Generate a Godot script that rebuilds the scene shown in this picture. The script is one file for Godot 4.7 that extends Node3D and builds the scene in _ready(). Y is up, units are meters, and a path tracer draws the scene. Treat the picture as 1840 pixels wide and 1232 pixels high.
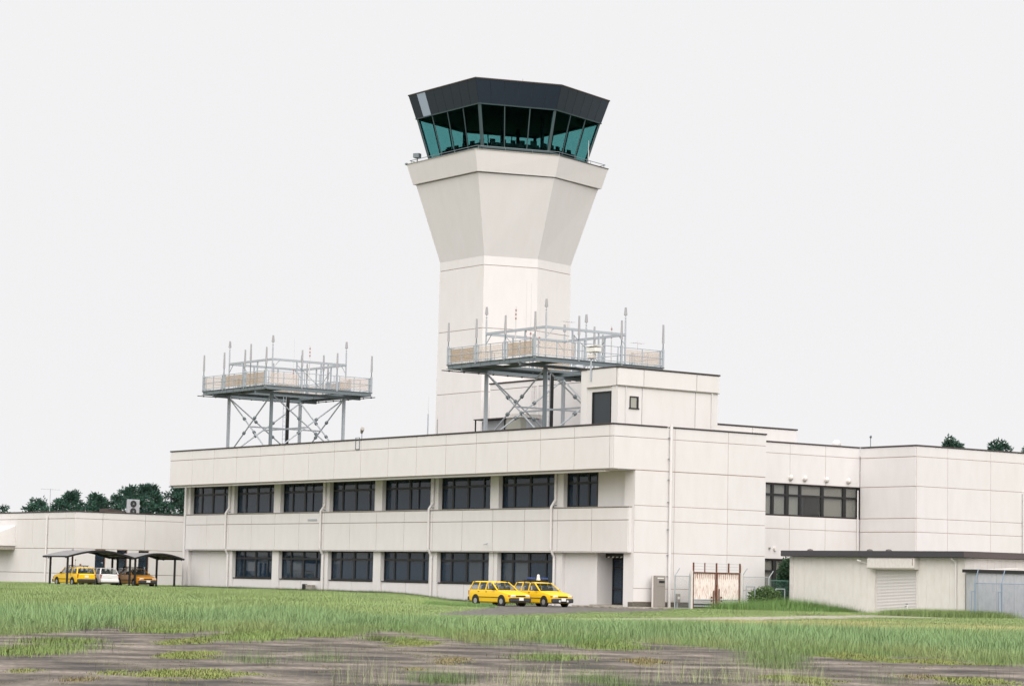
extends Node3D
# An airport office building with a control tower, seen across an overgrown apron.
# World axes follow the building: x runs along its narrow front, z along its long front, metres.

var M := {}
var cache := {}
var taken := {}
var rng := RandomNumberGenerator.new()


class Shape:
	var v := PackedVector3Array()
	var n := PackedVector3Array()
	var col := PackedColorArray()
	var tint = null

	func put(a: Vector3, b: Vector3, c: Vector3, na: Vector3, nb: Vector3, nc: Vector3):
		v.append(a); v.append(c); v.append(b)
		n.append(na); n.append(nc); n.append(nb)
		if tint != null:
			for i in 3: col.append(tint)

	func tri(a: Vector3, b: Vector3, c: Vector3):
		var k := (b - a).cross(c - a).normalized()
		put(a, b, c, k, k, k)

	func quad(a: Vector3, b: Vector3, c: Vector3, d: Vector3):
		tri(a, b, c); tri(a, c, d)

	func box(c: Vector3, s: Vector3, b := Basis.IDENTITY):
		var h := s / 2.0
		var p := []
		for i in 8:
			p.append(c + b * Vector3(h.x if i & 1 else -h.x, h.y if i & 2 else -h.y, h.z if i & 4 else -h.z))
		quad(p[0], p[4], p[6], p[2]); quad(p[1], p[3], p[7], p[5])
		quad(p[0], p[1], p[5], p[4]); quad(p[2], p[6], p[7], p[3])
		quad(p[0], p[2], p[3], p[1]); quad(p[4], p[5], p[7], p[6])

	func bevel(c: Vector3, s: Vector3, r: float):
		var h := s / 2.0
		var q := func(sx, sy, sz, ax): 
			var g := h
			if ax != 0: g.x -= r
			if ax != 1: g.y -= r
			if ax != 2: g.z -= r
			return c + Vector3(sx * g.x, sy * g.y, sz * g.z)
		for sg in [-1, 1]:
			var fx := [q.call(sg, -1, -1, 0), q.call(sg, -sg, sg, 0), q.call(sg, 1, 1, 0), q.call(sg, sg, -sg, 0)]
			var fy := [q.call(-1, sg, -1, 1), q.call(sg, sg, -sg, 1), q.call(1, sg, 1, 1), q.call(-sg, sg, sg, 1)]
			var fz := [q.call(-1, -1, sg, 2), q.call(-sg, sg, sg, 2), q.call(1, 1, sg, 2), q.call(sg, -sg, sg, 2)]
			for f in [fx, fy, fz]:
				out(f, c)
		for a in [-1, 1]:
			for b in [-1, 1]:
				out([q.call(a, b, -1, 0), q.call(a, b, 1, 0), q.call(a, b, 1, 1), q.call(a, b, -1, 1)], c)
				out([q.call(a, -1, b, 0), q.call(a, 1, b, 0), q.call(a, 1, b, 2), q.call(a, -1, b, 2)], c)
				out([q.call(-1, a, b, 1), q.call(1, a, b, 1), q.call(1, a, b, 2), q.call(-1, a, b, 2)], c)
				for d in [-1, 1]:
					out([q.call(a, b, d, 0), q.call(a, b, d, 1), q.call(a, b, d, 2)], c)

	# a flat polygon turned so that it faces away from a point inside
	func out(f: Array, inside: Vector3):
		var k: Vector3 = (f[1] - f[0]).cross(f[2] - f[0])
		var mid: Vector3 = f[0]
		if k.dot(mid - inside) < 0: f = f.duplicate(); f.reverse()
		for i in range(1, f.size() - 1): tri(f[0], f[i], f[i + 1])

	func frame(p: Vector3, q: Vector3) -> Basis:
		var z := (q - p).normalized()
		var x := Vector3.UP.cross(z)
		if x.length() < 0.01: x = Vector3.RIGHT
		x = x.normalized()
		return Basis(x, z.cross(x), z)

	func bar(p: Vector3, q: Vector3, w: float, h: float):
		box((p + q) / 2.0, Vector3(w, h, p.distance_to(q)), frame(p, q))

	func tube(p: Vector3, q: Vector3, r0: float, r1 := -1.0, k := 8):
		if r1 < 0: r1 = r0
		var b := frame(p, q)
		for i in k:
			var a0 := TAU * i / k
			var a1 := TAU * (i + 1) / k
			var d0 := b.x * cos(a0) + b.y * sin(a0)
			var d1 := b.x * cos(a1) + b.y * sin(a1)
			put(p + d0 * r0, p + d1 * r0, q + d1 * r1, d0, d1, d1)
			put(p + d0 * r0, q + d1 * r1, q + d0 * r1, d0, d1, d0)
			tri(q, q + d0 * r1, q + d1 * r1)
			tri(p, p + d1 * r0, p + d0 * r0)

	func ball(c: Vector3, r: Vector3, k := 8):
		for i in k:
			for j in range(k / 2):
				var p := []
				for e in [[i, j], [i + 1, j], [i + 1, j + 1], [i, j + 1]]:
					var a: float = TAU * e[0] / k
					var b: float = PI * e[1] / (k / 2) - PI / 2
					p.append(Vector3(cos(a) * cos(b), sin(b), sin(a) * cos(b)))
				put(c + p[0] * r, c + p[2] * r, c + p[1] * r, p[0], p[2], p[1])
				put(c + p[0] * r, c + p[3] * r, c + p[2] * r, p[0], p[3], p[2])

	# a prism: polygon (any plane) pushed along d
	func prism(poly: Array, d: Vector3):
		var c := Vector3.ZERO
		for p in poly: c += p
		c = c / poly.size() + d / 2.0
		var far := []
		for p in poly: far.append(p + d)
		out(poly, c); out(far, c)
		for i in poly.size():
			var j := (i + 1) % poly.size()
			out([poly[i], poly[j], far[j], far[i]], c)

	func mesh() -> ArrayMesh:
		var a := []
		a.resize(Mesh.ARRAY_MAX)
		a[Mesh.ARRAY_VERTEX] = v
		a[Mesh.ARRAY_NORMAL] = n
		if tint != null: a[Mesh.ARRAY_COLOR] = col
		var m := ArrayMesh.new()
		m.add_surface_from_arrays(Mesh.PRIMITIVE_TRIANGLES, a)
		return m


func numbered(called: String) -> String:
	taken[called] = taken.get(called, 0) + 1
	return called if taken[called] == 1 else "%s_%03d" % [called, taken[called] - 1]


func tag(o: Node, label: String, category: String, group := ""):
	o.set_meta("label", label)
	o.set_meta("category", category)
	if group: o.set_meta("group", group)
	return o


func thing(called: String, label: String, category: String, at := Vector3.ZERO, turn := 0.0, group := "") -> Node3D:
	var o := Node3D.new()
	o.name = numbered(called)
	add_child(o)
	o.position = at
	o.rotation.y = turn
	tag(o, label, category, group)
	return o


func part(called: String, s, m: Material, parent: Node) -> MeshInstance3D:
	var o := MeshInstance3D.new()
	o.mesh = s.mesh() if s is Shape else s
	o.material_override = m
	if parent == self:
		o.name = numbered(called)
		add_child(o)
	else:
		o.name = called
		parent.add_child(o, true)
	return o


func bx(called: String, c: Vector3, s: Vector3, m: Material, parent: Node, r := 0.0) -> MeshInstance3D:
	var key := "%.3f %.3f %.3f %.3f" % [s.x, s.y, s.z, r]
	if not cache.has(key):
		var h := Shape.new()
		if r > 0: h.bevel(Vector3.ZERO, s, r)
		else: h.box(Vector3.ZERO, s)
		cache[key] = h.mesh()
	var o := part(called, cache[key], m, parent)
	o.position = c
	return o


# box from its two corners
func span(called: String, a: Vector3, b: Vector3, m: Material, parent: Node, r := 0.0) -> MeshInstance3D:
	return bx(called, (a + b) / 2.0, (b - a).abs(), m, parent, r)


func structure(o: Node):
	o.set_meta("kind", "structure")
	return o


func stuff(o: Node):
	o.set_meta("kind", "stuff")
	return o


func noise_tex(freq: float, lo: Color, hi: Color, seed_: int, octaves := 5, size := 512, mid := 0.5) -> NoiseTexture2D:
	var f := FastNoiseLite.new()
	f.seed = seed_
	f.frequency = freq
	f.fractal_octaves = octaves
	var g := Gradient.new()
	g.set_color(0, lo)
	g.set_color(1, hi)
	g.add_point(mid, lo.lerp(hi, 0.5))
	var t := NoiseTexture2D.new()
	t.width = size
	t.height = size
	t.seamless = true
	t.noise = f
	t.color_ramp = g
	return t


func rust_tex() -> NoiseTexture2D:
	var t := noise_tex(0.03, Color(0.42, 0.20, 0.12), Color(1, 1, 1), 21, 5, 512, 0.5)
	var g := Gradient.new()
	g.offsets = PackedFloat32Array([0.0, 0.24, 0.36, 1.0])
	g.colors = PackedColorArray([Color(0.40, 0.18, 0.11), Color(0.66, 0.42, 0.32), Color(0.97, 0.94, 0.92), Color(1, 1, 1)])
	t.color_ramp = g
	return t


func mat(key: String, c: Color, rough := 0.8, metal := 0.0) -> StandardMaterial3D:
	var m := StandardMaterial3D.new()
	m.resource_name = key
	m.albedo_color = Color(c.r, c.g, c.b).linear_to_srgb()
	m.albedo_color.a = c.a
	m.roughness = rough
	m.metallic = metal
	M[key] = m
	return m


func worn(m: StandardMaterial3D, tex: Texture2D, scale: Vector3) -> StandardMaterial3D:
	m.albedo_texture = tex
	m.uv1_triplanar = true
	m.uv1_world_triplanar = true
	m.uv1_scale = scale
	return m


func relief(m: StandardMaterial3D, tex: Texture2D, cm: float):
	m.heightmap_enabled = true
	m.heightmap_texture = tex
	m.heightmap_scale = cm


func glass(key: String, c: Color) -> StandardMaterial3D:
	var m := mat(key, c, 0.03)
	m.transparency = BaseMaterial3D.TRANSPARENCY_ALPHA
	return m


const GF := Vector3(0.59190, 0.0, -0.80601)   # over the ground, away from the viewpoint
const GR := Vector3(0.80601, 0.0, 0.59190)    # over the ground, to the right
const EYE := Vector3(-92.61, 1.6, 112.96)


func lift(d: float, s: float) -> float:
	var a := smoothstep(98.0, 148.0, d) * smoothstep(-2.5, -8.5, s)
	return 0.40 * a


func spot(d: float, s: float, up := 0.0) -> Vector3:
	var p := EYE + GF * d + GR * s
	p.y = lift(d, s) + up
	return p


func place(p: Vector3) -> Vector2:
	var q := p - EYE
	return Vector2(q.dot(GF), q.dot(GR))


func _ready():
	rng.seed = 20240611
	camera_and_light()
	materials()
	ground()
	main_building()
	control_tower()
	roof_structures()
	annex()
	shed()
	antenna_platform(Vector3(3.6, 10.72, -48.1), Vector2(4.8, 4.88), 0)
	antenna_platform(Vector3(3.9, 10.72, -13.5), Vector2(5.4, 4.9), 1)
	carports()
	cars()
	fence_and_gate()
	trees()
	small_things()
	grass()


func camera_and_light():
	var cam := Camera3D.new()
	cam.name = "camera"
	cam.transform = Transform3D(Basis(Vector3(0.804528, 0.021646, 0.593521), Vector3(-0.076484, 0.994791, 0.067395), Vector3(-0.58897, -0.099616, 0.801992)), EYE)
	cam.fov = 16.51
	cam.near = 0.5
	cam.far = 4000.0
	add_child(cam)
	cam.current = true
	# an even overcast sky, a little mottled
	var img := Image.create(256, 128, false, Image.FORMAT_RGBF)
	var cl := FastNoiseLite.new()
	cl.seed = 2
	cl.frequency = 1.6
	for y in 128:
		for x in 256:
			var a := TAU * x / 256.0
			var e := PI * (0.5 - (y + 0.5) / 128.0)
			var k := 1.0 + 0.012 * cl.get_noise_3d(cos(a) * cos(e), sin(e) * 2.0, sin(a) * cos(e))
			img.set_pixel(x, y, Color(0.2800 * k, 0.2770 * k, 0.2812 * k))
	var sky_mat := PanoramaSkyMaterial.new()
	sky_mat.panorama = ImageTexture.create_from_image(img)
	var sky := Sky.new()
	sky.sky_material = sky_mat
	var env := Environment.new()
	env.background_mode = Environment.BG_SKY
	env.sky = sky
	env.tonemap_mode = Environment.TONE_MAPPER_LINEAR
	env.tonemap_exposure = 3.2
	env.sdfgi_enabled = true
	env.ssao_enabled = true
	env.ssil_enabled = true
	var we := WorldEnvironment.new()
	we.name = "environment"
	we.environment = env
	add_child(we)
	var sun := DirectionalLight3D.new()
	sun.name = "sun"
	sun.light_energy = 0.5
	sun.light_color = Color(1.0, 0.98, 0.955)
	sun.light_angular_distance = 95.0
	sun.shadow_enabled = true
	add_child(sun)
	sun.look_at_from_position(Vector3(-0.30, 0.84, 0.46) * 100.0, Vector3.ZERO)


func materials():
	# painted concrete: three close tones, mottled, faintly streaked by rain
	var streak := noise_tex(0.012, Color(0.975, 0.972, 0.965), Color(1, 1, 1), 3, 7, 512, 0.45)
	for i in 3:
		var k: float = [1.0, 0.992, 0.984][i]
		worn(mat("paint%d" % i, Color(0.684 * k, 0.662 * k, 0.665 * k), 0.75), streak, Vector3(0.13 + 0.02 * i, 0.05, 0.12 + 0.02 * i))
	worn(mat("paint_grime", Color(0.70, 0.645, 0.56), 0.85), noise_tex(0.03, Color(0.72, 0.66, 0.55), Color(1, 1, 1), 9, 6, 512, 0.5), Vector3(0.4, 0.07, 0.4))
	worn(mat("joint", Color(0.50, 0.33, 0.26), 0.9), noise_tex(0.05, Color(0.7, 0.7, 0.7), Color(1, 1, 1), 4), Vector3(0.8, 0.8, 0.8))
	mat("joint_grey", Color(0.24, 0.20, 0.18), 0.9)
	worn(mat("plinth", Color(0.24, 0.225, 0.20), 0.95), noise_tex(0.04, Color(0.45, 0.42, 0.38), Color(1, 1, 1), 5), Vector3(0.9, 0.6, 0.9))
	worn(mat("concrete", Color(0.42, 0.40, 0.37), 0.95), noise_tex(0.03, Color(0.7, 0.68, 0.64), Color(1, 1, 1), 6), Vector3(0.5, 0.5, 0.5))
	mat("coping", Color(0.045, 0.036, 0.034), 0.6)
	mat("roofing", Color(0.22, 0.22, 0.21), 0.95)
	mat("frame", Color(0.012, 0.012, 0.013), 0.5)
	mat("interior", Color(0.16, 0.16, 0.165), 0.9)
	mat("interior_dark", Color(0.03, 0.032, 0.035), 0.9)
	mat("blind", Color(0.62, 0.62, 0.58), 0.9)
	mat("blind_grey", Color(0.33, 0.33, 0.29), 0.9)
	glass("window_glass", Color(0.018, 0.042, 0.075, 0.45))
	M.window_glass.metallic_specular = 0.36
	glass("clear_glass", Color(0.05, 0.06, 0.06, 0.15))
	var cg := glass("cab_glass", Color(0.27, 0.50, 0.50, 0.0))
	cg.refraction_enabled = true
	cg.refraction_scale = 0.0005
	glass("car_glass", Color(0.03, 0.05, 0.05, 0.35))
	mat("cab_fascia", Color(0.011, 0.020, 0.037), 0.3)
	mat("cab_fascia_reflection", Color(0.33, 0.40, 0.50), 0.35)  # fascia panel with a sky reflection painted in as a pale base colour
	mat("cab_steel", Color(0.045, 0.075, 0.082), 0.5)
	mat("black", Color(0.012, 0.012, 0.012), 0.7)
	mat("black_rubber", Color(0.016, 0.016, 0.017), 0.8)
	mat("door", Color(0.028, 0.036, 0.044), 0.5)
	worn(mat("galvanized", Color(0.53, 0.56, 0.58), 0.5, 0.2), noise_tex(0.04, Color(0.75, 0.77, 0.8), Color(1, 1, 1), 8), Vector3(1.5, 1.5, 1.5))
	worn(mat("galvanized_dark", Color(0.25, 0.29, 0.305), 0.55, 0.2), noise_tex(0.04, Color(0.7, 0.72, 0.75), Color(1, 1, 1), 10), Vector3(1.2, 1.2, 1.2))
	mat("radome", Color(0.34, 0.335, 0.35), 0.6)
	mat("radome_pale", Color(0.55, 0.53, 0.53), 0.6)
	mat("antenna_red", Color(0.36, 0.19, 0.17), 0.6)
	var tan_ := worn(mat("screen_tan", Color(0.60, 0.51, 0.41, 0.52), 0.9), noise_tex(0.05, Color(0.68, 0.6, 0.5), Color(1, 1, 1), 12), Vector3(0.7, 0.7, 0.7))
	tan_.transparency = BaseMaterial3D.TRANSPARENCY_ALPHA
	var pale := worn(mat("screen_pale", Color(0.76, 0.70, 0.66, 0.36), 0.9), noise_tex(0.05, Color(0.8, 0.75, 0.7), Color(1, 1, 1), 13), Vector3(0.7, 0.7, 0.7))
	pale.transparency = BaseMaterial3D.TRANSPARENCY_ALPHA
	worn(mat("shed_wall", Color(0.70, 0.67, 0.65), 0.8), noise_tex(0.02, Color(0.965, 0.96, 0.95), Color(1, 1, 1), 14), Vector3(0.2, 0.1, 0.2))
	worn(mat("shed_pale", Color(0.69, 0.67, 0.655), 0.7), noise_tex(0.03, Color(0.92, 0.90, 0.89), Color(1, 1, 1), 15), Vector3(0.3, 0.15, 0.3))
	worn(mat("fascia_metal", Color(0.075, 0.075, 0.085), 0.55), noise_tex(0.05, Color(0.6, 0.58, 0.6), Color(1, 1, 1), 16), Vector3(0.9, 0.9, 0.9))
	worn(mat("fascia_brown", Color(0.125, 0.105, 0.105), 0.6), noise_tex(0.05, Color(0.6, 0.58, 0.58), Color(1, 1, 1), 17), Vector3(0.9, 0.9, 0.9))
	worn(mat("shutter", Color(0.72, 0.70, 0.70), 0.5, 0.0), noise_tex(0.03, Color(0.93, 0.92, 0.92), Color(1, 1, 1), 18), Vector3(0.7, 0.7, 0.7))
	worn(mat("grey_box", Color(0.41, 0.42, 0.44), 0.6), noise_tex(0.03, Color(0.9, 0.91, 0.92), Color(1, 1, 1), 19), Vector3(0.2, 0.1, 0.2))
	worn(mat("rust", Color(0.30, 0.115, 0.065), 0.95), noise_tex(0.04, Color(0.4, 0.32, 0.28), Color(1, 1, 1), 20), Vector3(2.5, 2.5, 2.5))
	worn(mat("rusty_sheet", Color(0.80, 0.77, 0.755), 0.85), rust_tex(), Vector3(1.1, 0.10, 1.1))
	mat("fence_steel", Color(0.36, 0.40, 0.42), 0.55, 0.4)
	mat("fence_green", Color(0.10, 0.24, 0.20), 0.6)
	mat("fence_blue", Color(0.20, 0.27, 0.36), 0.55, 0.2)
	mat("white_plastic", Color(0.74, 0.73, 0.71), 0.5)
	mat("cabinet", Color(0.27, 0.245, 0.225), 0.6)
	mat("car_yellow", Color(0.80, 0.50, 0.012), 0.35)
	mat("car_yellow_shaded", Color(0.58, 0.25, 0.015), 0.35).clearcoat_enabled = true  # car yellow with the carport shade put into the paint
	mat("car_white", Color(0.74, 0.72, 0.74), 0.3).clearcoat_enabled = true
	mat("tyre", Color(0.014, 0.014, 0.014), 0.9)
	mat("rim", Color(0.42, 0.42, 0.42), 0.4, 0.6)
	mat("lamp_clear", Color(0.62, 0.62, 0.60), 0.15)
	mat("lamp_red", Color(0.32, 0.025, 0.02), 0.25)
	mat("lamp_amber", Color(0.6, 0.18, 0.02), 0.25)
	mat("plate", Color(0.75, 0.74, 0.72), 0.5)
	mat("beacon_blue", Color(0.02, 0.045, 0.16), 0.5)
	mat("seat", Color(0.05, 0.05, 0.055), 0.9)
	mat("bark", Color(0.075, 0.055, 0.04), 0.95)
	mat("pine", Color(1, 1, 1), 0.9).vertex_color_use_as_albedo = true
	mat("grass_blade", Color(1, 1, 1), 0.85).vertex_color_use_as_albedo = true
	M.grass_blade.backlight_enabled = true
	M.grass_blade.backlight = Color(0.25, 0.25, 0.25)
	M.pine.backlight_enabled = true
	M.pine.backlight = Color(0.15, 0.15, 0.15)
	worn(mat("soil", Color(0.20, 0.225, 0.11), 0.95), noise_tex(0.02, Color(0.55, 0.50, 0.42), Color(1, 1, 1), 22, 6), Vector3(0.14, 0.14, 0.14))
	var tar := worn(mat("old_tarmac", Color(0.47, 0.405, 0.345), 0.95), noise_tex(0.016, Color(0.16, 0.155, 0.15), Color(1, 1, 1), 23, 8, 1024, 0.46), Vector3(0.026, 0.026, 0.026))
	tar.detail_enabled = true
	tar.detail_blend_mode = BaseMaterial3D.BLEND_MODE_MUL
	tar.detail_uv_layer = BaseMaterial3D.DETAIL_UV_2
	tar.detail_albedo = noise_tex(0.04, Color(0.50, 0.48, 0.46), Color(1, 1, 1), 24, 6, 1024, 0.42)
	tar.uv2_triplanar = true
	tar.uv2_world_triplanar = true
	tar.uv2_scale = Vector3(0.15, 0.15, 0.15)
	worn(mat("asphalt", Color(0.155, 0.148, 0.14), 0.95), noise_tex(0.02, Color(0.6, 0.58, 0.55), Color(1, 1, 1), 26, 7), Vector3(0.13, 0.13, 0.13))
	worn(mat("path_concrete", Color(0.46, 0.43, 0.39), 0.95), noise_tex(0.02, Color(0.62, 0.6, 0.55), Color(1, 1, 1), 27, 7), Vector3(0.16, 0.16, 0.16))


# ------------------------------------------------------------------ setting

func strip(points: Array, up: float, far_edge: Array) -> Shape:
	# sheet between two rows of ground points given as (distance, side)
	var s := Shape.new()
	for i in points.size() - 1:
		var a := spot(points[i].x, points[i].y, up)
		var b := spot(points[i + 1].x, points[i + 1].y, up)
		var c := spot(far_edge[i + 1].x, far_edge[i + 1].y, up)
		var d := spot(far_edge[i].x, far_edge[i].y, up)
		s.quad(a, b, c, d)
	return s


const TARMAC := [[55, -40], [62, -30], [52, -20], [57.9, -12.3], [61.1, -12.0], [71.3, -11.6], [70.8, -8.4], [68.4, -6.2], [66.9, -4.8], [73.5, -3.6], [67.8, -1.7], [64.1, -0.1], [64.3, 2.9], [63.4, 5.6], [57.7, 6.1], [61.2, 7.6], [60.2, 8.3], [59.3, 9.6], [55.6, 10.3], [53.4, 11.6], [52, 18], [58, 30], [50, 40]]


func tarmac_edge(s: float) -> float:
	for i in TARMAC.size() - 1:
		if s <= TARMAC[i + 1][1]:
			return remap(clampf(s, TARMAC[i][1], TARMAC[i + 1][1]), TARMAC[i][1], TARMAC[i + 1][1], TARMAC[i][0], TARMAC[i + 1][0])
	return 50.0


const LOT := [[101.5, -3.7], [126, -2.1], [146, -1.4], [155, 2.5], [149, 8.2], [144, 11.0], [131, 9.2], [122, 4.6], [108, 0.9], [101.5, -1.4]]
const PATH_FAR := [[101.5, 2.6], [109.5, 7.5], [119.6, 12.3], [130.5, 17.4], [137.7, 21.0], [140.5, 26.5], [141.5, 40]]
const PATH_NEAR := [[97.5, 2.4], [101.5, 6.7], [107, 10.9], [115.3, 15.1], [124.7, 19.4], [131, 25.5], [133, 40]]


func ground():
	var ds := [-60, -20, 5, 20, 35, 50, 65, 80, 92, 100, 106, 112, 118, 124, 130, 136, 142, 148, 156, 170, 190, 220, 300, 450, 700, 1100]
	var ss := [-700, -350, -160, -100, -60, -40, -25, -16, -10, -8.5, -7.5, -6.5, -5.5, -4.5, -3.5, -2.5, 0, 6, 14, 24, 40, 60, 100, 160, 350, 700]
	var g := Shape.new()
	for i in ds.size() - 1:
		for j in ss.size() - 1:
			g.quad(spot(ds[i], ss[j]), spot(ds[i], ss[j + 1]), spot(ds[i + 1], ss[j + 1]), spot(ds[i + 1], ss[j]))
	structure(part("ground", g, M.soil, self))
	var f := FastNoiseLite.new()
	f.seed = 5
	f.frequency = 0.35
	var near := []
	var far := []
	var s := -40.0
	while s <= 40.0:
		near.append(Vector2(4, s * 0.8))
		far.append(Vector2(tarmac_edge(s) + 1.5 * f.get_noise_2d(s * 3.0, 0) + 0.8 * f.get_noise_2d(s * 11.0, 7), s))
		s += 0.25
	structure(part("old_tarmac", strip(near, 0.004, far), M.old_tarmac, self))
	var poly := PackedVector2Array()
	for p in LOT: poly.append(Vector2(p[0], p[1]))
	var lot := Shape.new()
	var idx := Geometry2D.triangulate_polygon(poly)
	for i in range(0, idx.size(), 3):
		var t := []
		for k in 3: t.append(spot(poly[idx[i + k]].x, poly[idx[i + k]].y, 0.008))
		lot.out(t, t[0] - Vector3.UP)
	structure(part("car_park", lot, M.asphalt, self))
	var pn := []
	var pf := []
	for i in PATH_FAR.size():
		pn.append(Vector2(PATH_NEAR[i][0], PATH_NEAR[i][1]))
		pf.append(Vector2(PATH_FAR[i][0], PATH_FAR[i][1]))
	structure(part("path", strip(pn, 0.008, pf), M.path_concrete, self))
	var pav := Node3D.new()
	pav.name = "pavement"
	add_child(pav)
	structure(pav)
	for i in 4:
		span("slab", Vector3(-1.3 + 1.3 * i, 0.0, 0.02), Vector3(-0.012 - 1.3 + 1.3 * (i + 1), 0.11, 1.25), M.path_concrete, pav, 0.012)
	for i in 3:
		span("slab", Vector3(-1.5, 0.0, -1.4 * i - 1.4), Vector3(-0.32, 0.11, -1.4 * i - 0.012), M.path_concrete, pav, 0.012)


# ------------------------------------------------------------------ main building

const JG := 0.042     # joint width
const SEAM := 3.53


func panel(parent: Node, a: Vector3, b: Vector3, k: int, called := "wall_panel", joint := JG):
	var g := joint / 2.0
	var d := (b - a).abs()
	var lo := a.min(b)
	var hi := a.max(b)
	for ax in 3:
		if d[ax] > 0.2:
			lo[ax] += g
			hi[ax] -= g
	return span(called, lo, hi, M["paint%d" % (k % 3)], parent, 0.008)


# panels of a wall that faces -x; zs and ys are the joint lines
func wall_x(parent: Node, x: float, zs: Array, ys: Array, k := 0):
	for i in zs.size() - 1:
		for j in ys.size() - 1:
			panel(parent, Vector3(x, ys[j], zs[i]), Vector3(x + 0.06, ys[j + 1], zs[i + 1]), (i * 7 + j * 3 + k) % 5)


func wall_z(parent: Node, z: float, xs: Array, ys: Array, k := 0):
	for i in xs.size() - 1:
		for j in ys.size() - 1:
			panel(parent, Vector3(xs[i], ys[j], z - 0.06), Vector3(xs[i + 1], ys[j + 1], z), (i * 5 + j * 3 + k) % 5, "wall_panel", 0.028)


# a window in a wall facing -x: z0..z1 with z0 < z1, bars are [from z0, width], transom a height
func window_x(parent: Node, x: float, z0: float, z1: float, y0: float, y1: float, bars: Array, transom: float, blinds := []):
	var w := Node3D.new()
	w.name = "window"
	parent.add_child(w, true)
	var f := Shape.new()
	var t := 0.09
	f.box(Vector3(x, y0 + t / 2, (z0 + z1) / 2), Vector3(0.12, t, z1 - z0))
	f.box(Vector3(x, y1 - t / 2, (z0 + z1) / 2), Vector3(0.12, t, z1 - z0))
	f.box(Vector3(x, (y0 + y1) / 2, z0 + t / 2), Vector3(0.12, y1 - y0 - 2 * t, t))
	f.box(Vector3(x, (y0 + y1) / 2, z1 - t / 2), Vector3(0.12, y1 - y0 - 2 * t, t))
	part("frame", f, M.frame, w)
	span("transom", Vector3(x - 0.05, transom - 0.075, z0 + t), Vector3(x + 0.05, transom + 0.075, z1 - t), M.frame, w)
	var edge := z0 + t
	var cuts := bars.duplicate()
	cuts.append([z1 - z0 - t, 0.0])
	var n := 0
	for b in cuts:
		var a: float = z0 + b[0]
		if b[1] > 0:
			span("mullion", Vector3(x - 0.045, y0 + t, a), Vector3(x + 0.045, transom - 0.075, a + b[1]), M.frame, w)
			span("mullion", Vector3(x - 0.045, transom + 0.075, a), Vector3(x + 0.045, y1 - t, a + b[1]), M.frame, w)
		span("pane", Vector3(x + 0.012, y0 + t, edge), Vector3(x + 0.018, transom - 0.075, a), M.window_glass, w)
		span("pane", Vector3(x + 0.012, transom + 0.075, edge), Vector3(x + 0.018, y1 - t, a), M.window_glass, w)
		for q in blinds:
			if q[0] == n:
				span("blind", Vector3(x + 0.11, lerpf(y1, y0, q[1]), edge + 0.02), Vector3(x + 0.13, y1, a - 0.02), M[q[2]], w)
		edge = a + b[1]
		n += 1


func window_z(parent: Node, z: float, x0: float, x1: float, y0: float, y1: float, bars: Array, transom: float, backs := {}):
	var w := Node3D.new()
	w.name = "window"
	parent.add_child(w, true)
	var f := Shape.new()
	var t := 0.1
	f.box(Vector3((x0 + x1) / 2, y0 + t / 2, z), Vector3(x1 - x0, t, 0.14))
	f.box(Vector3((x0 + x1) / 2, y1 - t / 2, z), Vector3(x1 - x0, t, 0.14))
	f.box(Vector3(x0 + t / 2, (y0 + y1) / 2, z), Vector3(t, y1 - y0 - 2 * t, 0.14))
	f.box(Vector3(x1 - t / 2, (y0 + y1) / 2, z), Vector3(t, y1 - y0 - 2 * t, 0.14))
	part("frame", f, M.frame, w)
	if transom > 0:
		span("transom", Vector3(x0 + t, transom - 0.07, z - 0.05), Vector3(x1 - t, transom + 0.07, z + 0.05), M.frame, w)
	var edge := x0 + t
	var n := 0
	var cuts := bars.duplicate()
	cuts.append([x1 - x0 - t, 0.0])
	for b in cuts:
		var a: float = x0 + b[0]
		var rows := [[y0 + t, transom - 0.07], [transom + 0.07, y1 - t]] if transom > 0 else [[y0 + t, y1 - t]]
		var r := 0
		for y in rows:
			if b[1] > 0:
				span("mullion", Vector3(a, y[0], z - 0.045), Vector3(a + b[1], y[1], z + 0.045), M.frame, w)
			span("pane", Vector3(edge, y[0], z - 0.018), Vector3(a, y[1], z - 0.012), M.clear_glass, w)
			if backs.get(n, "blind_grey") != "" or r > 0:
				span("blind", Vector3(edge + 0.01, y[0] + 0.01, z - 0.13), Vector3(a - 0.01, y[1] - 0.01, z - 0.11), M[backs.get(n, "blind_grey") if backs.get(n, "blind_grey") != "" else "blind_grey"], w)
			r += 1
		edge = a + b[1]
		n += 1


func downpipe(parent: Node, pts: Array, r: float, clips: Array):
	var s := Shape.new()
	for i in pts.size() - 1:
		s.tube(pts[i], pts[i + 1], r, r, 10)
		if i > 0: s.ball(pts[i], Vector3.ONE * r * 1.03, 8)
	var o := part("downpipe", s, M.paint1, parent)
	for c in clips:
		var k := Shape.new()
		k.bar(c[0], c[1], 0.035, 0.05)
		part("pipe_clip", k, M.galvanized_dark, o)


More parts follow.
